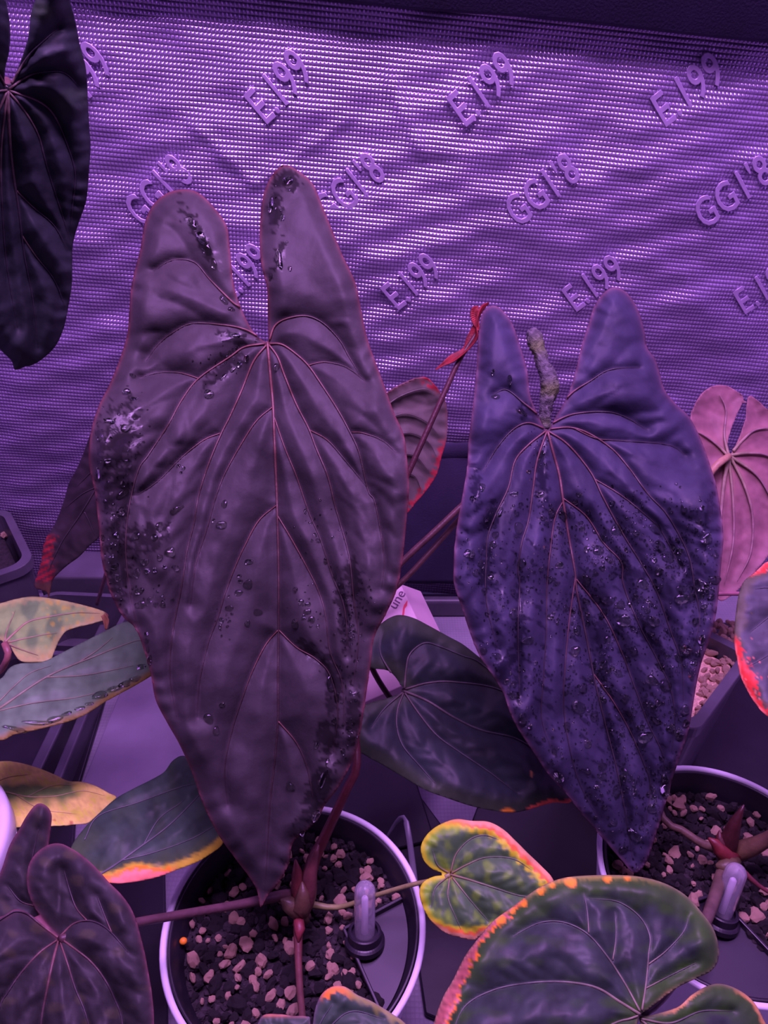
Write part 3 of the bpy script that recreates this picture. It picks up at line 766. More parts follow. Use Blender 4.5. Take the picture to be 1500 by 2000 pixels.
for pts, r, c in (([(1420, 1672, 0.508), (1422, 1650, 0.505), (1435, 1610, 0.498), (1453, 1572, 0.494)], [0.004, 0.0062, 0.0042, 0.0005], (0.05, 0.012, 0.012)),
                  ([(1428, 1678, 0.506), (1412, 1655, 0.504), (1405, 1632, 0.504), (1405, 1622, 0.504)], [0.003, 0.0055, 0.002, 0.0004], (0.06, 0.012, 0.012)),
                  ([(1440, 1675, 0.506), (1415, 1668, 0.502), (1395, 1645, 0.502), (1384, 1637, 0.502)], [0.003, 0.006, 0.003, 0.0008], (0.14, 0.02, 0.02)),
                  ([(1440, 1680, 0.502), (1428, 1690, 0.498), (1412, 1694, 0.496), (1398, 1690, 0.496)], [0.003, 0.006, 0.005, 0.001], (0.09, 0.065, 0.03))):
    stem(plant2, pts, r, c, name='sheath', sides=8)

# old fruiting spadix standing in the notch of the droplet leaf, with its stalk behind the leaf
def blob_tube(parent, pts, r, name, m, colfn, bump, sides=20, seed=0):
    p = np.array([[*P(a, b, c), rr] for (a, b, c), rr in zip(pts, r)])
    q = cr(p * 1000, 1.6) / 1000
    V, F = tube(q[:, :3], q[:, 3], sides)
    ax = np.repeat(q[:, :3], sides, 0); dv = V - ax; ln = np.linalg.norm(dv, axis=1)[:, None] + 1e-9
    rg = np.random.default_rng(seed)
    t = np.repeat(np.arange(len(q)), sides); k = np.tile(np.arange(sides), len(q))
    n = np.sin(t * 1.1 + 2 * np.sin(k * 2 * math.pi / sides * 2)) * np.sin(k * 2 * math.pi / sides * 5 + t * 0.4) * 0.6 + rg.normal(0, 0.45, len(V))
    V = V + dv / ln * (bump * n)[:, None]
    return mk(name, V, F, m, parent=parent, col=colfn(t / len(q), n))
def c_sp(t, n):
    c = np.tile((0.115, 0.11, 0.12), (len(t), 1)) * (0.75 + 0.35 * np.clip(n, -1, 1))[:, None]
    g = np.exp(-((t - 0.78) / 0.08) ** 2) + np.exp(-((t - 0.36) / 0.07) ** 2) + 0.6 * np.exp(-((t - 0.06) / 0.05) ** 2)
    return mix(c, np.tile((0.13, 0.17, 0.04), (len(t), 1)), np.clip(g * 0.7, 0, 1))
sp = blob_tube(plant2, [(1066, 838, 0.535), (1065, 800, 0.533), (1072, 770, 0.532), (1073, 745, 0.532), (1062, 715, 0.534), (1052, 685, 0.537), (1044, 662, 0.539), (1037, 645, 0.541)],
          [0.0036, 0.0042, 0.0058, 0.0062, 0.0050, 0.0048, 0.0058, 0.0030], 'spadix', M_SPADIX, c_sp, 0.0011, seed=3)
sp['label'] = 'knobbly grey-green old spadix'
stem(plant2, [(1066, 838, 0.536), (1085, 900, 0.555), (1150, 1200, 0.575), (1265, 1480, 0.565), (1275, 1590, 0.556)], 0.0022, (0.12, 0.06, 0.06), name='flower_stalk')

# shrivelled red bract on its dark stalk, between the two big leaves
stem(plant2, [(938, 640, 0.600), (915, 675, 0.600), (894, 710, 0.600), (860, 785, 0.600), (800, 918, 0.598), (760, 1010, 0.600), (700, 1150, 0.605), (740, 1330, 0.61), (900, 1480, 0.60), (1200, 1545, 0.575), (1262, 1600, 0.556)],
     [0.0016, 0.0018, 0.0020, 0.0023, 0.0024, 0.0024, 0.0024, 0.0024, 0.0024, 0.0024, 0.0024], [(0.07, 0.022, 0.026), (0.04, 0.014, 0.018)], name='flower_stalk', label='dark maroon flower stalk')
def bract(pts, wid, twist, seed):
    p = np.array([[*P(a, b, c), w, tw] for (a, b, c), w, tw in zip(pts, wid, twist)])
    q = cr(p * 1000, 1.5) / 1000
    n = len(q); m = 9
    tan = np.gradient(q[:, :3], axis=0); tan /= np.linalg.norm(tan, axis=1)[:, None]
    V = []
    for i in range(n):
        a = np.cross(tan[i], FWD); a /= np.linalg.norm(a); b = np.cross(a, tan[i])
        for k in range(m):
            s_ = (k / (m - 1) - 0.5) * 2
            th = q[i, 4]
            off = s_ * q[i, 3]; fold = 0.55 * q[i, 3] * (1 - abs(s_)) + 0.12 * q[i, 3] * math.sin(6 * s_ + 0.5 * i)
            V.append(q[i, :3] + off * (a * math.cos(th) + b * math.sin(th)) + fold * (-a * math.sin(th) + b * math.cos(th)))
    return np.array(V), grid(m, n)
V, F = bract([(851, 722, 0.596), (866, 711, 0.596), (885, 699, 0.596), (908, 683, 0.597), (922, 660, 0.598), (926, 640, 0.598), (932, 618, 0.598), (940, 602, 0.599), (954, 592, 0.600)],
             [0.0004, 0.0016, 0.0036, 0.0034, 0.0052, 0.0040, 0.0034, 0.0036, 0.0012], [0.0, 0.2, 0.5, 0.9, 0.7, 1.2, 1.6, 1.8, 2.0], 3)
br = mk('spathe', V, F, M_SPATHE, parent=plant2); solid(br, 0.0006, 0); br['label'] = 'shrivelled crimson spathe'
V, F = bract([(935, 645, 0.597), (928, 625, 0.597), (928, 606, 0.597), (934, 598, 0.598)], [0.0008, 0.0030, 0.0032, 0.0006], [0.3, 0.1, 0.0, 0.2], 5)
br = mk('spathe', V, F, M_SPATHE, parent=plant2); solid(br, 0.0006, 0)

# =============================== plants around
def lone(label, base, name='anthurium'):
    return thing(name, label, 'plant', tuple(base))

# C  big dark leaf, top left
pC = lone('anthurium at the left edge whose navy-black leaf hangs high beside the camera', (-0.32, 0.32, 0.0))
C_OUT = [(15, 176), (26, 153), (40, 120), (55, 73), (60, 29), (69, 0), (85, -50), (110, -85), (132, -55), (137, 0), (146, 36), (157, 91), (168, 135), (172, 201), (175, 255), (177, 285), (173, 347), (168, 394),
         (153, 438), (142, 482), (141, 547), (135, 591), (124, 642), (106, 679), (73, 708), (47, 717), (29, 722), (22, 704), (0, 682), (-30, 640), (-70, 560), (-100, 450), (-120, 300), (-115, 180),
         (-100, 60), (-80, -40), (-50, -90), (-20, -75), (2, -30), (11, 0), (18, 36), (20, 73), (17, 106), (11, 130), (9, 157)]
C_V = [[(15, 178), (18, 250), (25, 330), (38, 420), (48, 500), (65, 590), (75, 680)], [(17, 174), (60, 146), (106, 139), (130, 145), (155, 170)], [(18, 170), (55, 110), (90, 75), (115, 55)],
       [(18, 177), (75, 198), (105, 225), (130, 280), (147, 340), (142, 400), (138, 460)], [(17, 179), (50, 220), (75, 265), (90, 320), (112, 390), (138, 470)],
       [(30, 370), (65, 405), (105, 440), (133, 490)], [(43, 460), (70, 500), (105, 545), (128, 600)], [(13, 176), (-10, 182), (-60, 220)], [(13, 180), (-20, 260), (-40, 350), (-30, 460)], [(14, 180), (2, 300), (5, 420), (15, 530), (35, 640)],
       [(12, 170), (-20, 110), (-50, 40)]]
leafC = Leaf(C_OUT, C_V, lambda x, y: 0.355 + 0.105 * (y - 0) / 720 + 0.00016 * (x - 20), 4.4, A=0.0095, w=32, A2=0.0012, w2=18, sec=58, rip=0.0012, riplen=30, nA=0.0016, seed=23)
def cC(x, y, de, dv):
    c = blot((0.024, 0.031, 0.033), 0.2, 150, 41)(x, y)
    return mix(c, np.tile((0.03, 0.055, 0.025), (len(x), 1)), 0.7 * sm(0.2, 1.4, nz(x, y, 120, 43)) * sm(300, 80, y))
build_leaf(pC, [leafC], cC, vr=(4.4, 1.4), vcol=((0.16, 0.11, 0.09), (0.03, 0.027, 0.035)))
stem(pC, [(15, 176, 0.383), (5, 190, 0.41), (-60, 500, 0.47), (-110, 900, 0.53), (-200, 1300, 0.60)], 0.0025, (0.12, 0.06, 0.06))

# D  leaf seen from below, between the big ones
pD = lone('anthurium by the wall with a grey-brown leaf turned away, edges scorched red', (0.03, 0.66, 0.0))
D_OUT = [(757, 767), (785, 750), (820, 737), (838, 741), (855, 760), (871, 788), (874, 830), (871, 862), (862, 893), (852, 928), (831, 960), (810, 984), (795, 1002), (770, 1010), (735, 960), (705, 900), (700, 840), (725, 795)]
D_V = [[(735, 800), (760, 850), (785, 910), (800, 985)], [(745, 822), (790, 808), (830, 822), (858, 850)], [(762, 855), (800, 845), (835, 862), (852, 890)], [(738, 805), (780, 775), (825, 760), (850, 770)], [(772, 885), (810, 890), (838, 920)], [(785, 920), (810, 930), (822, 955)]]
leafD = Leaf(D_OUT, D_V, lambda x, y: 0.655 + 0.02 * (y - 860) / 200 + 0.00012 * (x - 800), 3.6, A=0.0052, w=17, A2=0.0014, w2=9, sec=38, rip=0.0010, riplen=26, nA=0.0008, seed=27, side=-1)
def cD(x, y, de, dv):
    n2 = nz(x, y, 17, 52)
    c = blot((0.115, 0.10, 0.085), 0.15, 80, 51)(x, y)
    edge = np.clip(sm(815, 835, x) * sm(775, 755, y) + sm(850, 880, y), 0, 1)
    return mix(c, np.tile((0.32, 0.030, 0.04), (len(x), 1)), np.clip(edge * sm(11 + 6 * n2, 6 + 5 * n2, de) + 0.25 * np.exp(-de / 3), 0, 1))
build_leaf(pD, [leafD], cD, vr=(4, 1.4), vcol=((0.10, 0.08, 0.07), (0.09, 0.075, 0.065)))
stem(pD, [(735, 800, 0.648), (725, 900, 0.665), (720, 1100, 0.70), (735, 1200, 0.72)], 0.002, (0.10, 0.05, 0.05))
stem(pD, [(700, 1185, 0.620), (787, 1096, 0.622), (845, 1042, 0.624), (899, 991, 0.626), (960, 935, 0.628), (1000, 890, 0.632)], [0.0028] * 6, [(0.09, 0.042, 0.042), (0.10, 0.046, 0.046)], label='brownish petiole crossing the dark cloth')
stem(pD, [(700, 1205, 0.630), (783, 1138, 0.632), (840, 1078, 0.634), (897, 1014, 0.636), (960, 950, 0.638)], [0.0024] * 5, [(0.12, 0.06, 0.05), (0.07, 0.03, 0.035)], label='dark petiole crossing the dark cloth')

# E  dark leaf, left, with torn red margin
pE = lone('anthurium at the left with a dark brown leaf torn and red along its tip', (-0.33, 0.64, 0.0))
E_OUT = [(182, 835), (165, 880), (150, 915), (134, 945), (126, 974), (113, 1010), (101, 1034), (91, 1049), (84, 1069), (82, 1088), (76, 1113), (67, 1144), (82, 1153), (92, 1158), (95, 1170), (99, 1150), (103, 1134), (111, 1123), (132, 1104), (155, 1087), (176, 1065), (196, 1046),
         (230, 990), (255, 900), (245, 820), (210, 800)]
E_V = [[(235, 850), (200, 930), (160, 1000), (120, 1060), (92, 1120)], [(215, 890), (180, 920), (150, 950)], [(190, 950), (160, 965), (130, 990)], [(165, 1000), (175, 1020), (185, 1045)]]
leafE = Leaf(E_OUT, E_V, lambda x, y: 0.575 + 0.03 * (y - 1000) / 200 + 0.0001 * (150 - x), 3.6, A=0.0026, w=20, A2=0.001, w2=9, sec=36, rip=0.0008, riplen=22, nA=0.0008, seed=29)
def cE(x, y, de, dv):
    n2 = nz(x, y, 12, 62)
    c = blot((0.050, 0.040, 0.045), 0.2, 60, 61)(x, y)
    z = sm(1040, 1052, y) * sm(1142, 1130, y) * sm(118, 100, x - 0.5 * np.clip(1090 - y, -60, 60) * 0.3)
    stripes = 0.5 + 0.5 * np.sin((y + 0.5 * x) * 2 * math.pi / 12.0)
    c = mix(c, np.tile((0.42, 0.025, 0.035), (len(x), 1)), z * sm(22 + 3 * n2, 15 + 3 * n2, de) * (0.15 + 0.85 * sm(0.35, 0.75, stripes)))
    return mix(c, np.tile((0.22, 0.11, 0.06), (len(x), 1)), 0.7 * sm(1130, 1150, y))
build_leaf(pE, [leafE], cE, vr=(2.4, 1.0), vcol=((0.07, 0.055, 0.06), (0.06, 0.05, 0.055)))
stem(pE, [(235, 850, 0.565), (240, 900, 0.60), (225, 1050, 0.68), (190, 1180, 0.74)], 0.002, (0.10, 0.05, 0.05))

# F  yellow green leaf, left
pF = lone('anthurium at the left edge with a faded yellow-green leaf, brown torn tip', (-0.42, 0.50, 0.0))
F_OUT = [(9, 1257), (0, 1250), (-20, 1262), (-45, 1278), (-70, 1240), (-60, 1195), (-30, 1180), (0, 1178), (30, 1170), (66, 1165), (114, 1171), (156, 1180), (195, 1191), (211, 1200), (207, 1209), (180, 1218), (150, 1225), (129, 1233), (117, 1248), (105, 1275), (96, 1290), (60, 1293), (39, 1290), (27, 1275), (20, 1262)]
F_V = [[(9, 1255), (30, 1235), (55, 1215), (95, 1205), (150, 1197), (195, 1198)], [(9, 1254), (14, 1230), (30, 1192)], [(12, 1256), (45, 1248), (85, 1240), (112, 1236)], [(14, 1257), (40, 1268), (75, 1280)], [(6, 1254), (-20, 1235), (-45, 1220)]]
leafF = Leaf(F_OUT, F_V, lambda x, y: 0.545 - 0.10 * (y - 1230) / 130 * 0.55 + 0.00006 * np.abs(x - 20), 3.2, A=0.0022, w=16, A2=0.001, w2=9, sec=36, rip=0.0008, nA=0.0008, seed=33)
def cF(x, y, de, dv):
    n = nz(x, y, 60, 71); n2 = nz(x, y, 20, 72)
    c = np.tile((0.24, 0.42, 0.11), (len(x), 1))
    c = mix(c, np.tile((0.13, 0.26, 0.08), (len(x), 1)), sm(-0.5, 0.6, n))
    c = mix(c, np.tile((0.46, 0.46, 0.13), (len(x), 1)), np.clip(sm(14 + 6 * n2, 3, de) * 0.7 + sm(150, 200, x) + 0.7 * sm(1255, 1285, y), 0, 1) * 0.85)
    c = mix(c, np.tile((0.46, 0.44, 0.05), (len(x), 1)), 0.6 * sm(0.3, 1.2, n2) * sm(60, 110, x))
    return mix(c, np.tile((0.14, 0.06, 0.03), (len(x), 1)), sm(201, 207, x))
build_leaf(pF, [leafF], cF, M_GLOSS, vr=(3.6, 1.4), vcol=((0.34, 0.26, 0.14), (0.28, 0.27, 0.12)))
stem(pF, [(9, 1256, 0.530), (16, 1275, 0.527), (10, 1296, 0.53), (-8, 1315, 0.55), (-60, 1330, 0.60)], 0.0024, (0.28, 0.12, 0.10))
V, F = bract([(201, 1201, 0.546), (207, 1212, 0.546), (207, 1230, 0.546)], [0.0015, 0.0022, 0.0006], [0.3, 0.3, 0.3], 1)
t_ = mk('torn_tip', V, F, mat('dry_brown_tissue', (0.25, 0.12, 0.05), 0.7, noise=0.3), parent=pF); solid(t_, 0.0004, 0)

# G  wet grey green leaf
pG = lone('anthurium at the left with a long grey-green leaf, water pooled along its lower edge', (-0.40, 0.44, 0.0))
G_OUT = [(0, 1326), (18, 1305), (39, 1296), (84, 1292), (126, 1272), (168, 1251), (210, 1230), (246, 1214), (275, 1222), (300, 1260), (305, 1310), (291, 1323), (255, 1344), (210, 1368), (162, 1398), (120, 1413), (72, 1425), (30, 1434), (0, 1446), (-60, 1440), (-100, 1400), (-80, 1350), (-40, 1335)]
G_V = [[(-70, 1420), (-20, 1393), (0, 1383), (90, 1323), (180, 1284), (270, 1251), (298, 1262)], [(-30, 1398), (0, 1368), (30, 1338), (60, 1314), (100, 1300)], [(-20, 1393), (60, 1374), (150, 1362), (220, 1345)], [(90, 1323), (170, 1318), (260, 1300)], [(150, 1296), (190, 1270), (220, 1245)]]
leafG = Leaf(G_OUT, G_V, lambda x, y: 0.500 - 0.13 * (y - 1330) / 200 * 0.5 + 0.02 * (x - 150) / 300, 3.6, A=0.0026, w=22, A2=0.0008, w2=10, sec=50, rip=0.0004, nA=0.0012, seed=37)
def cG(x, y, de, dv):
    n = nz(x, y, 60, 81)
    c = blot((0.110, 0.205, 0.105), 0.15, 70, 82)(x, y)
    c = mix(c, np.tile((0.065, 0.14, 0.055), (len(x), 1)), 0.6 * sm(120, 240, x) * sm(-0.5, 0.9, n))
    low = sm(-10, 20, y - (1440 - 0.42 * x - 40))
    return mix(c, np.tile((0.20, 0.15, 0.02), (len(x), 1)), 0.9 * low * sm(16, 4, de))
build_leaf(pG, [leafG], cG, M_GLOSS, vr=(4.0, 1.6), vcol=((0.24, 0.24, 0.13), (0.20, 0.21, 0.12)))
stem(pG, [(-70, 1420, 0.465), (-120, 1440, 0.47), (-160, 1480, 0.50)], 0.0025, (0.2, 0.2, 0.1))

# H  pale yellow leaf
pH = lone('anthurium at the left edge with a pale yellow-pink narrow leaf', (-0.36, 0.33, 0.0))
H_OUT = [(0, 1487), (35, 1489), (75, 1500), (107, 1513), (133, 1525), (160, 1527), (187, 1535), (213, 1549), (227, 1557), (211, 1575), (192, 1593), (171, 1607), (139, 1611), (107, 1613), (53, 1615), (8, 1615), (-60, 1600), (-90, 1550), (-60, 1500)]
H_V = [[(-85, 1548), (0, 1546), (53, 1556), (107, 1555), (160, 1545), (205, 1554)], [(53, 1556), (100, 1535), (150, 1532)], [(30, 1552), (80, 1580), (150, 1590)], [(-40, 1547), (10, 1520), (60, 1512)]]
leafH = Leaf(H_OUT, H_V, lambda x, y: 0.518 - 0.10 * (y - 1550) / 130 * 0.5 + 0.012 * (x - 100) / 200, 3.4, A=0.0020, w=20, A2=0.0006, w2=10, sec=44, rip=0.0006, nA=0.0012, seed=39)
def cH(x, y, de, dv):
    n = nz(x, y, 50, 91); n2 = nz(x, y, 14, 92)
    c = np.tile((0.74, 0.68, 0.14), (len(x), 1)) * (1 + 0.08 * n2)[:, None]
    c = mix(c, np.tile((0.58, 0.68, 0.05), (len(x), 1)), 0.7 * sm(0.0, 1.0, n2 * 0.6 + n * 0.6))
    g = np.exp(-((y - 1548 - 6 * n) / 17) ** 2) * sm(175, 120, x)
    c = mix(c, np.tile((0.15, 0.27, 0.06), (len(x), 1)), np.clip(1.5 * g, 0, 1))
    return mix(c, np.tile((0.40, 0.12, 0.04), (len(x), 1)), 0.8 * (sm(5.5, 3, np.hypot(x - 139, y - 1608)) + sm(3.5, 1.5, np.hypot(x - 106, y - 1601))))
build_leaf(pH, [leafH], cH, M_GLOSS, vr=(2.2, 1.0), vcol=((0.34, 0.33, 0.16), (0.5, 0.42, 0.18)))
stem(pH, [(-85, 1548, 0.507), (-120, 1535, 0.54), (-150, 1510, 0.60)], 0.0022, (0.4, 0.3, 0.12))

# I  green leaf with orange scorched edge, left of the pot
pI = lone('anthurium left of the front pot, dark green leaf scorched orange along its edge', (-0.21, 0.34, 0.0))
I_OUT = [(139, 1655), (165, 1617), (197, 1585), (227, 1559), (261, 1540), (293, 1524), (320, 1508), (336, 1487), (355, 1476), (372, 1486), (405, 1530), (430, 1575), (442, 1620), (435, 1648), (414, 1666), (384, 1684), (345, 1699), (315, 1711), (279, 1720), (240, 1725), (222, 1725), (204, 1722), (170, 1715), (140, 1690)]
I_V = [[(160, 1725), (210, 1699), (270, 1657), (330, 1612), (384, 1558), (402, 1535)], [(165, 1640), (192, 1594), (270, 1567), (350, 1538), (384, 1530)], [(240, 1680), (300, 1665), (370, 1640), (425, 1610)], [(280, 1650), (310, 1600), (350, 1570), (362, 1560)]]
leafI = Leaf(I_OUT, I_V, lambda x, y: 0.480 + 0.02 * (x - 290) / 200 - 0.055 * (y - 1600) / 200, 3.8, A=0.0026, w=22, A2=0.0010, w2=10, sec=46, rip=0.0005, nA=0.0011, seed=43)
def cI(x, y, de, dv):
    n = nz(x, y, 60, 101); n2 = nz(x, y, 13, 102)
    c = blot((0.036, 0.072, 0.046), 0.2, 70, 103)(x, y)
    c = mix(c, np.tile((0.055, 0.10, 0.03), (len(x), 1)), 0.7 * sm(60, 10, de) * sm(1600, 1660, y) + 0.2 * sm(0, 1, n))
    low = sm(1655, 1675, y + 0.25 * (x - 300)) 
    wd = (4 + 22 * np.exp(-((x - 262) / 42) ** 2) + 5 * sm(320, 380, x) * 0 + 2.0 * n2) * low
    c = mix(c, np.tile((0.62, 0.52, 0.03), (len(x), 1)), low * sm(wd + 16, wd + 6, de) * 0.85)
    c = mix(c, np.tile((0.98, 0.28, 0.015), (len(x), 1)), low * sm(wd + 7, wd + 3, de) * sm(350, 320, x))
    c = mix(c, np.tile((0.82, 0.26, 0.16), (len(x), 1)), low * sm(wd, wd - 3, de) * sm(355, 325, x) * sm(205, 225, x))
    return c
build_leaf(pI, [leafI], cI, M_GLOSS, vr=(3.0, 1.2), vcol=((0.12, 0.13, 0.13), (0.12, 0.13, 0.12)))
stem(pI, [(403, 1536, 0.50), (440, 1500, 0.53), (450, 1440, 0.58), (420, 1420, 0.63)], 0.0022, (0.12, 0.08, 0.07))

# K  broad dark leaf in the middle
pK = lone('anthurium between the two big leaves with a broad blackish-green shiny leaf', (0.07, 0.47, 0.0))
K_OUT = [(789, 1350), (784, 1339), (760, 1311), (725, 1305), (700, 1292), (700, 1265), (720, 1238), (739, 1222), (760, 1207), (781, 1201), (808, 1207), (836, 1221), (874, 1242), (905, 1259), (937, 1284), (975, 1312), (1015, 1350), (1060, 1400), (1095, 1455), (1118, 1510), (1120, 1550),
         (1112, 1568), (1079, 1568), (1030, 1582), (1002, 1587), (975, 1585), (923, 1575), (871, 1558), (833, 1544), (801, 1526), (749, 1495), (718, 1478), (697, 1461), (685, 1420), (700, 1385), (725, 1372), (755, 1364)]
K_V = [[(789, 1350), (836, 1370), (888, 1402), (940, 1426), (1009, 1443), (1060, 1480), (1105, 1545)], [(792, 1346), (836, 1334), (888, 1332), (978, 1348), (1040, 1400), (1080, 1460)],
       [(790, 1345), (793, 1308), (801, 1277), (829, 1256), (860, 1263), (902, 1280), (937, 1294), (990, 1340)], [(788, 1346), (756, 1302), (742, 1270), (749, 1232)],
       [(788, 1354), (777, 1384), (775, 1419), (787, 1457), (819, 1495), (850, 1530)], [(791, 1354), (819, 1395), (853, 1436), (895, 1467), (957, 1509), (1010, 1550)], [(786, 1353), (750, 1385), (725, 1420)]]
leafK = Leaf(K_OUT, K_V, lambda x, y: 0.568 - 0.08 * (y - 1390) / 400 + 0.02 * (x - 900) / 300, 4.2, A=0.0056, w=26, A2=0.0016, w2=14, sec=44, rip=0.0007, nA=0.0012, seed=47)
def cK(x, y, de, dv):
    n2 = nz(x, y, 14, 112)
    c = blot((0.022, 0.033, 0.034), 0.2, 80, 111)(x, y)
    c = mix(c, np.tile((0.05, 0.075, 0.03), (len(x), 1)), 0.6 * sm(40, 8, de))
    c = mix(c, np.tile((0.80, 0.14, 0.07), (len(x), 1)), sm(8 + 3 * n2, 4 + 3 * n2, de) * sm(1025, 1035, x) * sm(1545, 1560, y))
    c = mix(c, np.tile((0.85, 0.33, 0.03), (len(x), 1)), sm(8, 4, np.hypot((x - 992) * 0.5, y - 1585)))
    return mix(c, np.tile((0.45, 0.22, 0.06), (len(x), 1)), sm(4.5, 2.5, np.hypot(x - 1038, (y - 1511) * 0.6)))
build_leaf(pK, [leafK], cK, M_GLOSS, vr=(4.0, 1.4), vcol=((0.13, 0.10, 0.09), (0.08, 0.08, 0.085)))
stem(pK, [(789, 1350, 0.575), (795, 1358, 0.600), (810, 1420, 0.66), (830, 1500, 0.70)], 0.0024, (0.10, 0.07, 0.06))

# P  pink leaf from behind, right edge
pP = lone('anthurium at the right edge showing the dusty pink back of a leaf', (0.42, 0.62, 0.0))
P_OUT = [(1424, 889), (1421, 865), (1429, 835), (1441, 805), (1452, 779), (1439, 764), (1416, 753), (1394, 754), (1371, 769), (1356, 794), (1349, 816), (1345, 870), (1352, 930), (1365, 1010), (1380, 1090), (1395, 1150), (1409, 1173), (1439, 1154), (1461, 1131), (1488, 1101), (1508, 1075),
         (1540, 1030), (1558, 950), (1550, 870), (1525, 815), (1500, 800), (1484, 786), (1465, 773), (1459, 790), (1458, 812), (1446, 850), (1431, 882)]
P_V = [[(1425, 891), (1418, 920), (1412, 960), (1405, 1050), (1404, 1150)], [(1423, 889), (1415, 850), (1418, 800), (1405, 770)], [(1422, 890), (1400, 868), (1375, 850), (1356, 842)], [(1427, 889), (1460, 885), (1500, 890), (1535, 920)], [(1427, 887), (1450, 860), (1475, 840), (1510, 835)],
       [(1427, 893), (1455, 950), (1470, 1010), (1466, 1080), (1440, 1135)], [(1428, 892), (1480, 930), (1515, 990)], [(1420, 893), (1390, 930), (1370, 980)], [(1424, 896), (1432, 980), (1432, 1060), (1415, 1140)]]
leafP = Leaf(P_OUT, P_V, lambda x, y: 0.650 - 0.01 * (y - 950) / 200 + 0 * x, 3.8, A=0.0046, w=18, A2=0.0018, w2=10, sec=42, rip=0.0008, riplen=28, nA=0.0010, seed=53, side=-1)
def cP(x, y, de, dv):
    c = blot((0.25, 0.125, 0.135), 0.10, 70, 121)(x, y)
    return mix(c, np.tile((0.45, 0.26, 0.15), (len(x), 1)), 0.5 * np.exp(-dv / 6) * sm(140, 20, np.hypot(x - 1424, y - 891)))
build_leaf(pP, [leafP], cP, vr=(6.0, 2.2), vcol=((0.30, 0.24, 0.14), (0.26, 0.15, 0.15)))
stem(pP, [(1424, 891, 0.648), (1408, 902, 0.640), (1392, 918, 0.640), (1372, 960, 0.648), (1365, 1060, 0.67), (1385, 1180, 0.70)], [0.003, 0.0032, 0.003, 0.0028, 0.0026, 0.0026], [(0.45, 0.28, 0.16), (0.36, 0.15, 0.15)])
stem(pP, [(1340, 1165, 0.60), (1400, 1160, 0.60), (1460, 1160, 0.60), (1520, 1165, 0.60)], 0.0018, (0.26, 0.10, 0.13), label='thin pink petiole lying level')

# Q  red-edged leaf at the right edge
pQ = lone('anthurium at the right edge with a dark leaf bordered in bright red', (0.42, 0.40, 0.0))
Q_OUT = [(1500, 1097), (1485, 1108), (1472, 1120), (1453, 1135), (1443, 1160), (1438, 1190), (1435, 1220), (1434, 1255), (1440, 1290), (1446, 1320), (1460, 1350), (1478, 1378), (1500, 1400), (1560, 1440), (1610, 1380), (1620, 1250), (1590, 1150), (1540, 1095)]
Q_V = [[(1560, 1180), (1540, 1260), (1530, 1340), (1545, 1420)], [(1558, 1185), (1510, 1200), (1465, 1235)], [(1545, 1250), (1500, 1280), (1465, 1300)], [(1560, 1180), (1510, 1150), (1475, 1150)]]
leafQ = Leaf(Q_OUT, Q_V, lambda x, y: 0.490 - 0.04 * (y - 1250) / 200 + 0.00004 * (1500 - x), 3.8, A=0.0036, w=20, A2=0.0014, w2=10, sec=40, rip=0.0006, nA=0.001, seed=57)
def cQ(x, y, de, dv):
    n = nz(x, y, 40, 131); n2 = nz(x, y, 16, 132)
    c = blot((0.060, 0.066, 0.075), 0.2, 60, 133)(x, y)
    c = mix(c, np.tile((0.10, 0.10, 0.03), (len(x), 1)), 0.6 * sm(28 + 8 * n, 10, de))
    z = np.clip(sm(1235, 1260, y) + sm(1130, 1115, y), 0, 1)
    wd = (10 + 6 * n2 + 16 * np.exp(-((y - 1318) / 22) ** 2) * 1.0) * z
    c = mix(c, np.tile((0.66, 0.045, 0.03), (len(x), 1)), z * sm(wd + 6, wd - 1, de))
    return mix(c, np.tile((0.75, 0.25, 0.16), (len(x), 1)), 0.7 * z * sm(5 + 2 * n2, 2, de))
build_leaf(pQ, [leafQ], cQ, M_GLOSS, vr=(3.0, 1.2), vcol=((0.12, 0.1, 0.1), (0.07, 0.07, 0.08)))
stem(pQ, [(1560, 1180, 0.48), (1600, 1230, 0.52), (1640, 1320, 0.58), (1640, 1400, 0.62)], 0.0024, (0.15, 0.06, 0.06))

